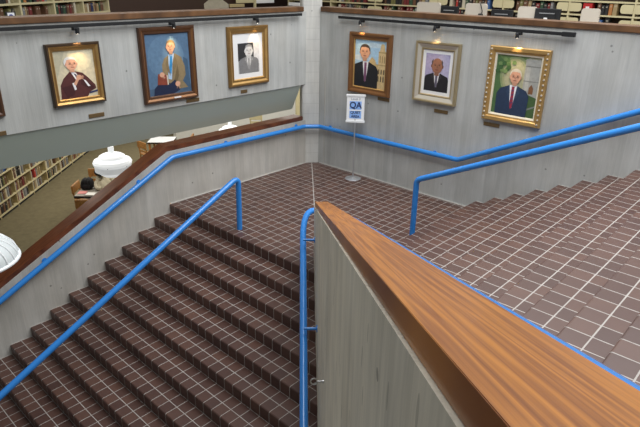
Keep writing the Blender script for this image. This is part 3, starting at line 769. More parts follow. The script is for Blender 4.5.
track('black light track ending in a box on the right gallery parapet', (0.72, -0.08, 2.975), (4.98, -0.08, 2.975), 'x', True)
def spot_head(label, p, target, out):
    p = Vector(p); d = (Vector(target)-p).normalized(); out = Vector(out)
    root = thing('spotlight', label, 'spotlight', p, world=True, group='track spotlights over the portraits')
    bm = BM(); box(bm, p+Vector((-0.04, -0.04, -0.062)), p+Vector((0.04, 0.04, -0.0235)), bev=0.006)
    tube(bm, fillet([p+Vector((0, 0, -0.03)), p+out*0.03+Vector((0, 0, -0.04)), p+out*0.05+Vector((0, 0, -0.060))], 0.03, 4), 0.009, 8)
    link('adapter', bm, MT['black'], root)
    c = p+out*0.055+Vector((0, 0, -0.065))
    u = d.orthogonal().normalized(); 
    bm = BM(); prof = [(0.0, -0.035), (0.018, -0.032), (0.024, -0.015), (0.030, 0.03), (0.028, 0.032), (0.024, 0.008), (0.0, 0.004)]
    lathe(bm, prof, (0, 0, 0), 16)
    bmesh.ops.transform(bm, matrix=Matrix.Translation(c) @ d.to_track_quat('Z', 'Y').to_matrix().to_4x4(), verts=bm.verts)
    link('shade', bm, MT['black'], root, smooth=True)
    bm = BM(); lathe(bm, [(0.0, 0.042), (0.014, 0.038), (0.021, 0.025), (0.021, 0.012), (0.0, 0.010)], (0, 0, 0), 14)
    bmesh.ops.transform(bm, matrix=Matrix.Translation(c) @ d.to_track_quat('Z', 'Y').to_matrix().to_4x4(), verts=bm.verts)
    link('bulb', bm, MT['bulb'], root, smooth=True)
    l = bpy.data.lights.new('spot_bulb', 'SPOT'); l.energy = SPOT; l.color = (1.0, 0.70, 0.36); l.spot_size = math.radians(62); l.spot_blend = 1.0; l.shadow_soft_size = 0.02
    lo = bpy.data.objects.new('spot_bulb', l); COL.objects.link(lo)
    lo.matrix_world = Matrix.Translation(c+d*0.06) @ (-d).to_track_quat('Z', 'Y').to_matrix().to_4x4()
    lo.parent = root; lo.matrix_parent_inverse = root.matrix_basis.inverted()
SPOT = 16.0
for y, lab in ((-4.80, 'black spotlight above the portrait with clasped hands'), (-3.27, 'black spotlight above the large tan-jacket portrait'), (-1.56, 'black spotlight above the black-and-white photograph')):
    spot_head(lab, (0.08, y, 3.000), (0.02, y, 2.74), (1, 0, 0))
for x, lab in ((1.28, 'black spotlight above the portrait with the stone tower'), (2.85, 'black spotlight above the champagne-framed photograph'), (4.26, 'black spotlight above the ornate gold-framed portrait')):
    spot_head(lab, (x, -0.08, 2.975), (x, -0.02, 2.72), (0, -1, 0))

# ------------------------------------------------------------------ sign on a stand
SX, SY = 1.37, -0.275
root = thing('sign_stand', 'white quiet area sign on a thin grey pole with round foot, on the landing', 'sign', (SX, SY, 0), math.radians(36))
bm = BM(); lathe(bm, [(0, 0.0), (0.155, 0.0), (0.158, 0.006), (0.15, 0.013), (0.04, 0.024), (0.022, 0.032), (0, 0.032)], seg=40); link('base', bm, MT['chrome'], root, smooth=True)
bm = BM(); tube(bm, [(0, 0, 0.03), (0, 0, 1.20)], 0.0135, 14); link('pole', bm, MT['chrome'], root, smooth=True)
AY = math.radians(4)
SGW, Z0, Z1 = 0.33, 1.145, 1.635
bm = BM(); box(bm, (-SGW/2, -0.008, Z0), (SGW/2, 0.008, Z1)); pan = link('sign_panel', bm, MT['white'], root)
for nm, z in (('top_clip', Z1), ('bottom_clip', Z0)):
    bm = BM(); box(bm, (-SGW/2-0.015, -0.018, z-0.022), (SGW/2+0.015, 0.018, z+0.022), bev=0.006); link(nm, bm, MT['lamp_white'], root)
def patch(name, x0, x1, z0, z1, m, y=-0.0095):
    bm = BM(); box(bm, (x0, y, z0), (x1, -0.0078, z1)); return link(name, bm, m, root)
patch('blue_patch', -0.112, 0.112, 1.375, 1.530, MT['sign_blue']); patch('blue_patch', -0.112, 0.112, 1.205, 1.350, MT['sign_blue'])
def lettering(name, s, size, x, z, m, off=0.0, sx=1.0):
    cu = bpy.data.curves.new(name, 'FONT'); cu.body = s; cu.size = size; cu.align_x = 'CENTER'; cu.align_y = 'CENTER'
    cu.extrude = 0.0006; cu.offset = off
    o = bpy.data.objects.new(name, cu); COL.objects.link(o)
    bpy.context.view_layer.update()
    me = bpy.data.meshes.new_from_object(o); bpy.data.objects.remove(o, do_unlink=True)
    me.materials.clear(); me.materials.append(m)
    mo = bpy.data.objects.new(name, me); COL.objects.link(mo); mo.parent = root
    mo.location = (x, -0.0105, z); mo.rotation_euler = (math.pi/2, 0, 0); mo.scale = (sx, 1, 1)
lettering('lettering', 'Level 3', 0.062, 0, 1.572, MT['grey_print'], 0.001, 1.0)
lettering('lettering', 'QA', 0.165, 0, 1.452, MT['navy'], 0.004, 0.92)
lettering('lettering', 'QUIET', 0.068, 0, 1.316, MT['navy'], 0.002, 0.95)
lettering('lettering', 'AREA', 0.068, 0, 1.240, MT['navy'], 0.002, 0.95)

# eye hook in the dividing wall
hp = dp(8.02, CF, 0.707); nd = Vector((-1, -1, 0)).normalized(); al = Vector((1, -1, 0)).normalized()
root = thing('eye_hook', 'small steel eye hook screwed into the dividing wall beside the looped handrail', 'hook', hp, world=True)
bm = BM(); tube(bm, [hp, hp+nd*0.05], 0.007, 10); tube(bm, [hp, hp+nd*0.012], 0.014, 12); link('shank', bm, MT['steel'], root, smooth=True)
cen = hp+nd*0.078
bm = BM(); tube(bm, [cen+(nd*math.cos(t)+Vector((0, 0, 1))*math.sin(t))*0.028 for t in [math.pi+0.0+k*5.6/16 for k in range(17)]], 0.006, 8); link('eye', bm, MT['steel'], root, smooth=True)

# ------------------------------------------------------------------ books and bookcases
BCOL = [('dark red', (0.16, 0.02, 0.02)), ('brown', (0.13, 0.06, 0.03)), ('navy', (0.02, 0.03, 0.09)), ('dark green', (0.03, 0.07, 0.035)), ('black', (0.015, 0.014, 0.014)),
        ('tan', (0.33, 0.24, 0.12)), ('cream', (0.55, 0.50, 0.38)), ('grey', (0.20, 0.20, 0.20)), ('red', (0.42, 0.04, 0.03)), ('olive', (0.16, 0.15, 0.05)), ('blue', (0.05, 0.12, 0.30)), ('orange', (0.42, 0.17, 0.05))]
def book_mesh(cname, col):
    bm = BM(); t = 0.06
    w, d, h = 1.0, 1.0, 1.0
    # cover: rounded spine at y = 0, boards; pages inset
    sp = [(-0.5, 0.12), (-0.42, 0.03), (-0.2, 0.0), (0.2, 0.0), (0.42, 0.03), (0.5, 0.12)]
    out = sp + [(0.5, 1.0), (0.42, 1.0), (0.42, 0.16), (-0.42, 0.16), (-0.42, 1.0), (-0.5, 1.0)]
    prism(bm, [(x, y, 0) for x, y in out], (0, 0, 1), 0)
    box(bm, (-0.42, 0.16, 0.03), (0.42, 0.96, 0.96), 1)
    # title bands on the spine
    for z in (0.72, 0.80):
        box(bm, (-0.22, -0.004, z), (0.22, 0.01, z+0.03), 1)
    bmesh.ops.recalc_face_normals(bm, faces=bm.faces)
    me = bpy.data.meshes.new('book'); bm.to_mesh(me); bm.free()
    me.materials.append(simple('book_'+cname.replace(' ', '_'), col, 0.6)); me.materials.append(MT['pages'])
    return me
BMESH = {c: book_mesh(c, col) for c, col in BCOL}
NB = [0]
CAMI = cam.matrix_world.inverted(); CAMP = cam.matrix_world.translation
def seen(p):
    v = CAMI @ p
    if v.z > -0.5: return False
    x = 320 - 558.86*v.x/v.z; y = 213.5 + 558.86*v.y/v.z
    if not (-8 < x < 648 and -8 < y < 435): return False
    d = p - CAMP
    if p.y > 0.3 and p.z > 0:
        q = CAMP + d*((0.1-CAMP.y)/d.y)
        return q.z > 3.11 or q.x < 0.1
    q = CAMP + d*((-0.1-CAMP.x)/d.x)
    if p.z > 1.5: return q.z > 3.11
    return z_low_cap(q.y)+0.05 < q.z < 1.22
def book_row(x0, x1, base, ax, ay, where, group, thick=(0.035, 0.075), hgt=(0.19, 0.26), gap=0.12, weights=None, colours=None):
    """books from x0 to x1 along ax on a shelf at base (world), spines towards -ay"""
    rot = math.atan2(ax.y, ax.x); x = x0
    names = [c for c, _ in BCOL]
    while x < x1:
        t = random.uniform(*thick)
        if x+t > x1: break
        if random.random() < gap*0.5:
            x += random.uniform(0.05, 0.14); continue
        if 'computer desks' in where and 'upper' in where and 2.85 < (base+ax*x).x < 3.25: x += 0.1; continue
        c = random.choices(names, weights or [3, 4, 2, 2, 3, 3, 2, 2, 1, 2, 1, 1])[0] if not colours else random.choice(colours)
        h = random.uniform(*hgt); d = random.uniform(0.15, 0.19)
        if not (seen(base+ax*(x+t/2)+Vector((0, 0, h))) or seen(base+ax*(x+t/2)+Vector((0, 0, h*0.4)))):
            x += t; continue
        o = bpy.data.objects.new('book', BMESH[c]); COL.objects.link(o)
        o.location = base + ax*(x+t/2) + ay*random.uniform(0.01, 0.03)
        o.rotation_euler = (0, 0, rot); o.scale = (t*0.94, d, h)
        tag(o, '%s book standing on %s' % (c, where), 'book', group+', '+c)
        x += t; NB[0] += 1
def bookcase(label, base, ax, ay, length, depth, levels, bays, top, mshelf, mup, plates=(), back=True, plate_w=0.30):
    """base: floor corner of the front line; ax along, ay towards the back"""
    root = thing('bookcase', label, 'bookcase', base, math.atan2(ax.y, ax.x))
    for z in levels:
        bm = BM(); box(bm, (0, 0.0, z-0.022), (length, depth, z), bev=0.003); box(bm, (0, -0.004, z-0.034), (length, 0.008, z+0.002)); link('shelf', bm, mshelf, root)
    for x in bays:
        bm = BM(); box(bm, (x-0.022, 0.002, 0), (x+0.022, depth, top), bev=0.003); link('upright', bm, mup, root)
    if back:
        bm = BM(); box(bm, (0, depth, 0), (length, depth+0.015, top)); link('back_panel', bm, MT['darkbrown'], root)
    bm = BM(); box(bm, (0, 0.015, 0), (length, depth, levels[0]-0.024)); link('plinth', bm, MT['black'], root)
    return root
def bookend(base, ax, ay, where, label, w=0.02, d=0.17, h=0.17, m=None):
    bm = BM()
    out = [(0, 0), (d, 0), (d, h*0.7)] + [(d-h*0.3+h*0.3*math.cos(t), h*0.7+h*0.3*math.sin(t)) for t in [math.pi/2*k/5 for k in range(1, 6)]] + [(0, h)]
    prism(bm, [(0, y, z) for y, z in out], (0.004, 0, 0)); box(bm, (0, 0.02, 0.0), (0.11, d*0.9, 0.002))
    o = link('bookend', bm, m or MT['tan']); o.location = base+ax*where[0]+ay*where[1]; o.rotation_euler = (0, 0, math.atan2(ax.y, ax.x))
    return o

# bookcase on the lower floor, seen under the bulkhead: its front line runs diagonally
ax = Vector((-1, 1.045, 0)).normalized(); ay = Vector((-ax.y, ax.x, 0))
base = Vector((-5.95, -5.05, LOW))            # near end, left of the frame
LV = [0.10, 0.40, 0.735, 1.07, 1.405, 1.74]
L1 = 7.2
bookcase('long tan steel bookcase full of books on the olive carpet of the lower floor', base, ax, ay, L1, 0.26, LV, [0.022+k*0.897 for k in range(9)], 1.95, MT['cream'], MT['tan'])
NAMES = ['the lowest shelf', 'the second shelf up', 'the third shelf up', 'the fourth shelf up', 'the fifth shelf up']
spans = [(0.3, 6.2), (0.3, 5.4), (0.3, 4.0), (0.3, 3.0), (0.3, 2.0)]
for k, (a, b) in enumerate(spans):
    for bay in range(8):
        xa, xb = 0.05+bay*0.897, 0.05+bay*0.897+0.84
        if xb < a or xa > b: continue
        n0 = random.uniform(0.14, 0.24)
        book_row(max(xa, a), xb-n0, base+Vector((0, 0, LV[k]+0.003)), ax, ay, NAMES[k]+' of the long lower floor bookcase', 'books on '+NAMES[k]+' of the lower floor bookcase', (0.055, 0.11), (0.20, 0.27), 0.10,
                 weights=[2, 4, 1, 1, 2, 4, 4, 5, 0.5, 2, 1, 0.5])
        # tan bookend at the end of the row
        e = bookend(base+Vector((0, 0, LV[k]+0.004)), ax, ay, (xb-n0+0.015, 0.014), '', d=0.20, h=0.20, m=MT['tan'])
        tag(e, 'tan steel bookend closing a row on %s of the lower floor bookcase' % NAMES[k], 'bookend', 'bookends on '+NAMES[k]+' of the lower floor bookcase')

# bookcase in the upper reading room, top left
ax = Vector((-0.50, 0.866, 0)).normalized(); ay = Vector((-ax.y, ax.x, 0))
end = Vector((-4.90, -1.68, UP)); L2 = 3.8
base = end - ax*L2
LV2 = [0.08, 0.295, 0.555, 0.812, 1.075, 1.34]
bookcase('cream steel bookcase behind the left gallery parapet', base, ax, ay, L2, 0.26, LV2, [0.022, 0.95, 1.89, 2.83, 3.778], 1.75, MT['cream'], MT['cream'])
for k, nm in ((2, 'the lower row in sight'), (3, 'the middle row in sight'), (4, 'the top row in sight')):
    for bay in range(4):
        if k == 2 and bay > 1: continue
        xa, xb = 0.05+bay*0.94, 0.05+bay*0.94+0.85
        book_row(xa, xb-0.10, base+Vector((0, 0, LV2[k]+0.003)), ax, ay, nm+' of the upper left bookcase', 'books in '+nm+' of the upper left bookcase', (0.05, 0.09), (0.16, 0.215), 0.2, weights=[2, 6, 1, 1, 4, 4, 3, 2, 0.3, 2, 0.5, 2])
        e = bookend(base+Vector((0, 0, LV2[k]+0.006)), ax, ay, (xb-0.09, 0.016), '', d=0.19, h=0.17, m=MT['cream'])
        tag(e, 'cream bookend closing a row in %s of the upper left bookcase' % nm, 'bookend', 'bookends in '+nm+' of the upper left bookcase')

# bookcase behind the computer desks
ax = Vector((1, 0, 0)); ay = Vector((0, 1, 0))
base = Vector((-7.0, 6.0, UP)); L3 = 13.4
LV3 = [0.08, 0.275, 0.575, 0.875, 1.175, 1.475]
ups = [0.022, 2.0, 3.83, 6.05, 7.98, 9.65, 11.09, 12.5, 13.378]
bc = bookcase('long cream bookcase behind the computer desks of the right gallery', base, ax, ay, L3, 0.30, LV3, ups, 1.9, MT['cream'], MT['cream'])
for u in (3.83, 6.05, 7.98, 9.65, 11.09, 12.5):
    for k, (z, hw_) in enumerate(((0.93, 0.29), (0.60, 0.27), (1.23, 0.29))):
        for sx in (-1, 1):
            bm = BM(); h = 0.19
            x0, x1 = (0.024, hw_) if sx > 0 else (-hw_, -0.024)
            out = [(x0, 0), (x1, 0), (x1, h), (x0, h)]
            prism(bm, [(u+x, -0.012, z+zz) for x, zz in out], (0, 0.012, 0))
            es = [e for e in bm.edges if abs((e.verts[0].co-e.verts[1].co).y) > 0.005 and abs(e.verts[0].co.x-u) > 0.1]
            bmesh.ops.bevel(bm, geom=es, offset=0.06, segments=4, affect='EDGES', profile=0.5)
            link('end_plate', bm, MT['cream'], bc)
for k, nm in ((1, 'the lowest row in sight'), (2, 'the row level with the desks'), (3, 'the upper row in sight')):
    for a, b in zip(ups[1:], ups[2:]):
        if k == 1 and a < 7: continue
        if k == 3 and a > 12: continue
        book_row(a+0.06+(0.27 if k != 1 else 0), b-0.06-(0.27 if k != 1 else 0), base+Vector((0, 0, LV3[k]+0.003)), ax, ay, nm+' behind the computer desks', 'books in '+nm+' behind the computer desks', (0.065, 0.12), (0.19, 0.26), 0.2,
                 weights=[3, 7, 1, 2, 6, 3, 1, 2, 0.3, 2, 0.5, 1])
# red box file standing out in that row
bm = BM(); prism(bm, [(0, 0, 0), (0.20, 0, 0), (0.20, 0.2, 0), (0, 0.2, 0)], (0, 0, 0.24)); box(bm, (0.06, -0.003, 0.12), (0.14, 0.001, 0.17), 1)
o = link('box_file', bm, [simple('red_card', (0.45, 0.02, 0.02), 0.5), MT['label']]); o.location = base+Vector((9.98, -0.02, LV3[3]+0.003))
tag(o, 'wide bright red box file among the books behind the computer desks', 'box file')

# ------------------------------------------------------------------ computer desks of the right gallery
root = thing('computer_desk', 'long beige desk behind the right gallery parapet carrying the monitors', 'desk', (3.0, 2.0, UP))
bm = BM(); box(bm, (-3.0, -0.4, 0.70), (3.4, 0.4, 0.735), bev=0.004); link('desktop', bm, MT['beige'], root)
for x in (-2.8, -0.9, 1.3, 3.2):
    bm = BM(); box(bm, (x-0.02, -0.36, 0), (x+0.02, 0.36, 0.70)); link('leg_panel', bm, MT['beige'], root)
for x0, x1, z, lab in ((1.00, 1.56, 3.215, 'leftmost of the beige upright panels on the computer desk'), (2.13, 2.585, 3.235, 'beige upright panel on the computer desk with a black headset over it'),
                  (3.21, 3.56, 3.220, 'third from the left of the beige upright panels on the computer desk'), (4.34, 4.645, 3.235, 'rightmost of the beige upright panels on the computer desk')):
    bm = BM(); zb_ = UP+0.735
    prism(bm, [(x0, 2.05, zb_), (x1, 2.05, zb_), (x1, 2.05, z), (x0, 2.05, z)], (0, 0.05, 0))
    es = [e for e in bm.edges if abs((e.verts[0].co-e.verts[1].co).y) > 0.03 and e.verts[0].co.z > zb_+0.1]
    bmesh.ops.bevel(bm, geom=es, offset=0.05, segments=5, affect='EDGES', profile=0.5)
    es = [e for e in bm.edges if len(e.link_faces) == 2 and e.calc_face_angle(0) > 1.2]
    bmesh.ops.bevel(bm, geom=es, offset=0.008, segments=2, affect='EDGES')
    tag(link('desk_divider', bm, MT['beige']), lab, 'desk divider', 'beige dividers on the computer desk')
# cable over the second panel
bm = BM(); tube(bm, fillet([(2.44, 2.12, 3.20), (2.44, 2.07, 3.265), (2.47, 2.015, 3.22), (2.52, 2.02, 3.10), (2.49, 2.02, 3.03)], 0.03, 4), 0.008, 8)
tube(bm, [(2.49, 2.005, 2.99), (2.49, 2.02, 3.05)], 0.045, 12)
tag(link('headset', bm, MT['black']), 'black headset hanging on its cord over a beige desk panel', 'headset')
for x0, x1, z, lab in ((1.62, 2.02, 3.165, 'leftmost of the black monitors behind the right parapet'), (2.72, 3.15, 3.150, 'middle one of the black monitors behind the right parapet'), (3.56, 4.02, 3.205, 'rightmost of the black monitors behind the right parapet')):
    cx = (x0+x1)/2; w = x1-x0
    root = thing('monitor', lab, 'monitor', (cx, 2.0, UP+0.735), 0, 'monitors on the computer desk')
    h = z-UP-0.735
    bm = BM(); box(bm, (-w/2, -0.02, h-0.32), (w/2, 0.025, h), bev=0.008); link('housing', bm, MT['black'], root)
    bm = BM(); box(bm, (-w*0.32, -0.035, h-0.26), (w*0.32, -0.015, h-0.06), bev=0.008); box(bm, (-w*0.3, -0.0385, h-0.085), (w*0.3, -0.034, h-0.072), 1); link('back_cover', bm, [MT['black'], MT['chrome']], root)
    bm = BM(); box(bm, (-0.035, -0.01, 0.012), (0.035, 0.02, h-0.3)); box(bm, (-0.12, -0.09, 0.0), (0.12, 0.10, 0.014), bev=0.004); link('stand', bm, MT['black'], root)
    bm = BM(); box(bm, (-0.045, -0.040, h-0.19), (0.02, -0.0345, h-0.15)); link('sticker', bm, MT['label'], root)['label'] = 'small white sticker on the black back'
# paper trays right of the middle
bm = BM()
for k in range(3): box(bm, (3.13, 1.72, UP+0.735+0.07*k), (3.60, 1.95, UP+0.75+0.07*k), bev=0.003)
for x in (3.14, 3.58):
    for y in (1.73, 1.94): tube(bm, [(x, y, UP+0.735), (x, y, UP+0.89)], 0.006, 6)
tag(link('paper_tray', bm, MT['white']), 'white stacked paper tray on the desk below the rightmost monitor', 'paper tray')

# ------------------------------------------------------------------ reading room, top left and centre
root = thing('shelf_sign', 'small sign with a blue arch on white behind the left gallery parapet', 'sign', (-2.2, -4.80, UP))
rz = math.radians(60)
bm = BM(); tube(bm, [(0, 0, 0.01), (0, 0, 0.86)], 0.012, 10); lathe(bm, [(0, 0), (0.13, 0), (0.12, 0.012), (0, 0.02)], seg=20); link('stand', bm, MT['black'], root)
bm = BM(); box(bm, (-0.012, -0.075, 0.84), (0.012, 0.075, 1.005)); link('sign_panel', bm, MT['black'], root)
bm = BM(); box(bm, (0.0125, -0.052, 0.85), (0.015, 0.055, 0.99)); link('white_field', bm, MT['white'], root)
bm = BM(); tube(bm, [(0.016, -0.028, 0.855), (0.016, -0.028, 0.92)] + [(0.016, -0.028*math.cos(t), 0.925+0.032*math.sin(t)) for t in [math.pi*k/8 for k in range(9)]] + [(0.016, 0.028, 0.92), (0.016, 0.028, 0.855)], 0.010, 6)
link('arch_symbol', bm, simple('sign_dark_blue', (0.03, 0.06, 0.32), 0.5), root)

def armchair(label, loc, rz):
    root = thing('armchair', label, 'chair', loc, rz)
    st = simple('striped_cream_fabric', (0.50, 0.46, 0.36), 0.9, noise=0.25)
    bm = BM(); box(bm, (-0.32, -0.32, 0.25), (0.32, 0.30, 0.45), bev=0.04); link('seat', bm, st, root, smooth=True)
    bm = BM(); prism(bm, [(-0.33, 0.24, 0.30), (0.33, 0.24, 0.30), (0.36, 0.34, 0.80), (0.20, 0.37, 0.92), (-0.20, 0.37, 0.92), (-0.36, 0.34, 0.80)], (0, 0.10, 0.01)); link('backrest', bm, st, root)
    for sx in (-1, 1):
        bm = BM(); box(bm, (sx*0.36-0.05, -0.32, 0.2), (sx*0.36+0.05, 0.3, 0.60), bev=0.03); link('armrest', bm, st, root, smooth=True)
        for sy in (-1, 1):
            bm = BM(); tube(bm, [(sx*0.3, sy*0.26, 0), (sx*0.3, sy*0.26, 0.26)], 0.022, 8); link('leg', bm, MT['oak'], root)
armchair('cream armchair in the reading room behind the left gallery parapet', (-6.6, 2.70, UP), math.radians(-135))

# cream shelving end and white box left of the column
root = thing('display_rack', 'cream rack with panels on a post, behind the parapet left of the column', 'rack', (-7.0, 4.50, UP))
bm = BM(); box(bm, (-0.03, -0.04, 0), (0.03, 0.04, 1.6)); box(bm, (-0.3, -0.4, 0), (0.3, 0.4, 0.05)); link('post', bm, MT['cream'], root)
bm = BM(); box(bm, (-0.02, -0.78, 0.78), (0.02, -0.05, 1.05), bev=0.01); link('panel', bm, MT['cream'], root)
bm = BM(); box(bm, (-0.02, 0.05, 0.76), (0.02, 0.85, 1.05), bev=0.01); link('panel', bm, MT['white'], root)
bm = BM(); box(bm, (-0.02, -1.05, 0.66), (0.02, -0.45, 0.76), bev=0.01); link('panel', bm, MT['tan'], root)
bm = BM(); box(bm, (-6.35, 5.30, UP), (-5.75, 5.95, UP+0.70)); 
tag(link('cabinet', bm, MT['darkbrown']), 'dark cabinet behind the parapet beside the column', 'cabinet')
bm = BM(); box(bm, (-6.3, 5.36, UP+0.702), (-5.8, 5.9, UP+0.80), bev=0.01); box(bm, (-6.2, 5.45, UP+0.80), (-5.9, 5.8, UP+0.812), 1)
tag(link('printer', bm, [MT['white'], MT['black']]), 'white machine on the dark cabinet beside the column', 'printer')

# ------------------------------------------------------------------ lower floor furniture and lamps
def oak_chair(label, loc, rz, group=None, m=None):
    oak = m or MT['oak']
    root = thing('reading_chair', label, 'chair', loc, rz, group)
    bm = BM(); box(bm, (-0.24, -0.23, 0.43), (0.24, 0.24, 0.465), bev=0.012); link('seat', bm, oak, root)
    for sx in (-1, 1):
        bm = BM(); tube(bm, [(sx*0.21, -0.20, 0), (sx*0.21, -0.20, 0.44)], 0.022, 8); link('leg', bm, oak, root)
        bm = BM(); tube(bm, [(sx*0.21, 0.23, 0), (sx*0.21, 0.21, 0.45), (sx*0.21, 0.27, 0.86)], 0.023, 8); link('leg', bm, oak, root)
    bm = BM(); box(bm, (-0.25, 0.235, 0.66), (0.25, 0.275, 0.88), bev=0.012); box(bm, (-0.22, 0.225, 0.54), (0.22, 0.25, 0.60), bev=0.006); link('backrest', bm, oak, root)
    bm = BM(); box(bm, (-0.20, -0.01, 0.18), (0.20, 0.01, 0.22)); link('stretcher', bm, oak, root)
    return root
def table(label, loc, rz, w, d, top):
    root = thing('reading_table', label, 'table', loc, rz)
    bm = BM(); box(bm, (-w/2, -d/2, 0.70), (w/2, d/2, 0.738), bev=0.006); link('tabletop', bm, top, root)
    bm = BM(); box(bm, (-w/2-0.006, -d/2-0.006, 0.685), (w/2+0.006, d/2+0.006, 0.728)); link('edge_band', bm, MT['black'], root)
    for sx in (-1, 1):
        for sy in (-1, 1):
            bm = BM(); box(bm, (sx*(w/2-0.06)-0.03, sy*(d/2-0.06)-0.03, 0), (sx*(w/2-0.06)+0.03, sy*(d/2-0.06)+0.03, 0.69)); link('leg', bm, MT['oak'], root)
    return root
D1 = Vector((1, 1, 0)).normalized(); D2 = Vector((-1, 1, 0)).normalized()
# table with bag, papers and jacket, beyond the low wall
tc = Vector((-4.98, -3.17, LOW)) + D1*0.60 + D2*0.50
table('dark-edged reading table with the jacket and papers on the lower floor', tc, math.radians(45), 1.20, 1.00, simple('table_laminate', (0.34, 0.31, 0.27), 0.4))
def on_table(a, b): return Vector((-4.98, -3.17, LOW+0.7395)) + D1*a + D2*b
bm = BM(); box(bm, (-0.10, -0.09, 0), (0.10, 0.09, 0.012)); box(bm, (-0.10, 0.07, 0.012), (0.10, 0.09, 0.014)); o = link('paper_pad', bm, MT['pink']); o.location = on_table(0.13, 0.22); o.rotation_euler = (0, 0, math.radians(50)); tag(o, 'pink paper pad at the corner of the reading table', 'paper pad')
bm = BM(); box(bm, (-0.11, -0.09, 0), (0.11, 0.09, 0.008)); box(bm, (-0.10, -0.10, 0.0085), (0.115, 0.085, 0.016)); o = link('paper_stack', bm, MT['paper']); o.location = on_table(0.36, 0.12); o.rotation_euler = (0, 0, math.radians(42)); tag(o, 'white paper stack beside the beige jacket', 'paper')
root = thing('backpack', 'black backpack standing on the reading table', 'bag', on_table(0.16, 0.52), math.radians(45))
bm = BM(); bmesh.ops.create_icosphere(bm, subdivisions=3, radius=1.0)
for v in bm.verts:
    n = v.co.copy(); k = 1.0/max(abs(n.x)**4+abs(n.y)**4+abs(n.z)**4, 1e-6)**0.25
    v.co = Vector((n.x*k*(0.15-0.03*n.z), n.y*k*0.11, n.z*k*0.14+0.14)) + Vector((0.02*n.z, 0, 0.015*math.sin(9*n.x)*n.z))
    v.co.z = max(v.co.z, 0.0)
link('body', bm, MT['blackcloth'], root, smooth=True)
for sx in (-0.07, 0.07):
    bm = BM(); tube(bm, fillet([(sx, -0.07, 0.25), (sx, -0.15, 0.24), (sx, -0.16, 0.08), (sx, -0.09, 0.03)], 0.05, 4), 0.012, 8); link('strap', bm, MT['blackcloth'], root)
bm = BM(); box(bm, (-0.10, -0.145, 0.04), (0.10, -0.10, 0.14), bev=0.02); link('pocket', bm, MT['blackcloth'], root)
oak_chair('orange oak chair at the left end of the table with the backpack', on_table(0.10, 0.55)-Vector((0, 0, 0.7395)), math.radians(135))
oak_chair('orange oak chair on the far side of the table with the backpack', on_table(0.02, 1.42)-Vector((0, 0, 0.7395)), math.radians(45))
oak_chair('orange oak chair on the near side of the table with the jacket', on_table(0.50, -0.34)-Vector((0, 0, 0.7395)), math.radians(-135))
# beige jacket heaped up on the table
jb = on_table(0.58, 0.60)
root = thing('jacket', 'beige jacket with a black collar heaped on the reading table by the white lamp', 'jacket', jb, math.radians(45))
bm = BM(); bmesh.ops.create_icosphere(bm, subdivisions=4, radius=1.0)
for v in bm.verts:
    n = v.co.copy()
    f = 1 + 0.06*math.sin(7*n.x+3*n.z) + 0.05*math.sin(9*n.y+5*n.x)
    top = 0.5+0.5*n.y
    v.co = Vector((n.x*0.22*f, n.y*0.24*f, max(0.0, n.z*f)*(0.14+0.16*top)))
link('body', bm, MT['jacket'], root, smooth=True)
for sx in (-1, 1):
    bm = BM(); tube(bm, fillet([(sx*0.12, 0.14, 0.22), (sx*0.24, 0.0, 0.13), (sx*0.16, -0.22, 0.055), (sx*0.02, -0.25, 0.055)], 0.12, 5), 0.052, 10); link('sleeve', bm, MT['jacket'], root, smooth=True)
bm = BM(); bmesh.ops.create_icosphere(bm, subdivisions=3, radius=1.0)
for v in bm.verts:
    n = v.co.copy(); v.co = Vector((n.x*0.15*(1+0.15*math.sin(5*n.y)), n.y*0.10, n.z*0.085*(1+0.2*math.sin(6*n.x)))) + Vector((-0.13, 0.10, 0.36))
link('collar', bm, MT['blackcloth'], root, smooth=True)['label'] = 'black collar and lining'
bm = BM(); tube(bm, fillet([(-0.19, -0.02, 0.12), (-0.20, 0.10, 0.26), (-0.12, 0.20, 0.40)], 0.1, 5), 0.045, 10); link('lapel', bm, MT['jacket'], root, smooth=True)

# white table further back with chairs
t2 = Vector((-7.95, 1.15, LOW))
table('white-topped reading table far back on the lower floor', t2, math.radians(45), 0.80, 0.70, MT['tabletop'])
oak_chair('orange oak chair on the near side of the far white table', t2 - D1*0.27 - D2*0.62, math.radians(180))
oak_chair('orange oak chair at the right end of the far white table', t2 + D1*0.72 + D2*0.05, math.radians(-45))
oak_chair('pale oak chair against the grey lower wall, seen under the bulkhead', (-8.33, 5.55, LOW), math.radians(-135), m=MT['cream'])
bm = BM(); prism(bm, [(-9.598, 8.92, LOW), (-9.598, 9.60, LOW), (-9.598, 9.60, 0.0), (-9.598, 8.92, 0.0)], (0.04, 0, 0)); box(bm, (-9.558, 9.45, LOW+1.0), (-9.52, 9.53, LOW+1.04), 1)
tag(link('wooden_door', bm, [MT['cream'], MT['steel']]), 'pale wooden door in the grey lower wall beside the column', 'door')

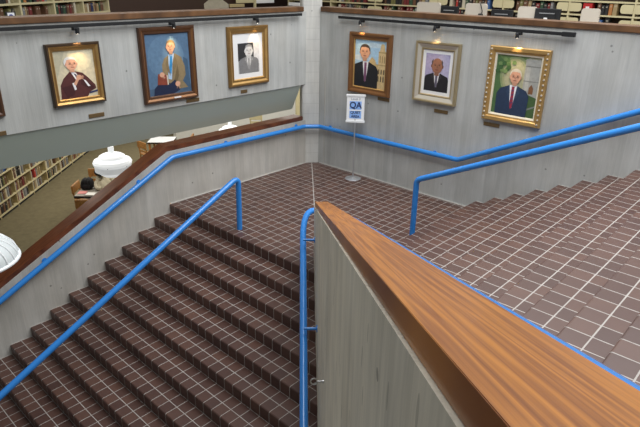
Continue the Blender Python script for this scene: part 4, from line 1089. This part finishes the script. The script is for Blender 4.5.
def pendant(label, c, r, z_up):
    root = thing('pendant_lamp', label, 'lamp', c, 0, 'stacked white pendant lamps of the lower floor')
    bm = BM(); lathe(bm, [(0.0, 0.36*r), (0.62*r, 0.34*r), (0.70*r, 0.40*r), (0.66*r, 0.50*r), (0.50*r, 0.59*r), (0.20*r, 0.63*r), (0.15*r, 0.64*r)], seg=36); link('top_dome', bm, MT['lamp_glow'], root, smooth=True)
    bm = BM(); lathe(bm, [(0.0, 0.37*r), (0.70*r, 0.37*r), (0.93*r, 0.29*r), (1.0*r, 0.17*r), (0.97*r, 0.05*r), (0.92*r, 0.02*r), (0, 0.02*r)], seg=40); link('brim', bm, MT['lamp_glow'], root, smooth=True)
    bm = BM(); lathe(bm, [(0, 0.03*r), (0.93*r, 0.03*r), (0.93*r, -0.27*r), (0.90*r, -0.29*r), (0, -0.29*r)], seg=40); link('band', bm, MT['band_glow'], root, smooth=True)['label'] = 'grey band of the lamp'
    bm = BM(); lathe(bm, [(0, -0.28*r), (0.74*r, -0.28*r), (0.72*r, -0.42*r), (0.55*r, -0.55*r), (0.30*r, -0.61*r), (0, -0.63*r)], seg=36); link('bottom_bowl', bm, MT['lamp_glow'], root, smooth=True)
    bm = BM(); lathe(bm, [(0.15*r, 0.62*r), (0.15*r, 1.0*r), (0.05*r, 1.04*r), (0.05*r, z_up-c[2]), (0, z_up-c[2])], seg=16); link('stem', bm, MT['lamp_glow'], root, smooth=True)  # glow added here only to make the stem look brighter
    for k in range(6):
        a = k*math.pi/3+0.3; bm = BM(); bmesh.ops.create_icosphere(bm, subdivisions=1, radius=0.03*r, matrix=Matrix.Translation((0.96*r*math.cos(a), 0.96*r*math.sin(a), 0.06*r))); link('screw', bm, MT['black'], root)
pendant('large white stacked pendant lamp over the table with the backpack', (-3.08, -3.00, -0.13), 0.405, 1.87)
pendant('smaller-looking white pendant lamp peeping over the low wall near the column', (-4.05, 0.95, -0.34), 0.33, 1.87)

# ribbed white dome hanging over the lower flight, cut by the left edge
c = Vector((2.70, -7.23, 1.265)); R = 0.372
root = thing('dome_lamp', 'ribbed white dome lamp cut off by the left edge of the picture', 'lamp', c)
bm = BM(); prof = [(R*math.cos(t), 0.64*R*math.sin(t)) for t in [math.pi/2*0.92*k/12 for k in range(13)]] + [(0.04, 0.64*R)]
lathe(bm, prof, seg=48); o = link('shade', bm, simple('dome_shade', (0.62, 0.66, 0.66), 0.5), root, smooth=True)
md = o.modifiers.new('thick', 'SOLIDIFY'); md.thickness = 0.006
for k in range(24):
    a = 2*math.pi*k/24; bm = BM()
    tube(bm, [((R+0.003)*math.cos(t)*math.cos(a), (R+0.003)*math.cos(t)*math.sin(a), 0.643*R*math.sin(t)) for t in [math.pi/2*0.93*j/12 for j in range(13)]], 0.0075, 6)
    link('rib', bm, MT['lamp_white'], root, smooth=True)
bm = BM(); tube(bm, [(R*1.01*math.cos(2*math.pi*k/48), R*1.01*math.sin(2*math.pi*k/48), -0.004) for k in range(49)], 0.017, 10, caps=False); link('rim', bm, MT['lamp_white'], root, smooth=True)
bm = BM(); lathe(bm, [(0, 0.62*R), (0.06, 0.63*R), (0.05, 0.80*R), (0.008, 0.85*R), (0.008, 5.9-c.z), (0, 5.9-c.z)], seg=14); link('cord', bm, MT['lamp_white'], root, smooth=True)
bm = BM(); bmesh.ops.create_icosphere(bm, subdivisions=2, radius=0.07, matrix=Matrix.Translation((0, 0, 0.45*R))); link('bulb', bm, MT['lamp_white'], root, smooth=True)
print('books', NB[0])
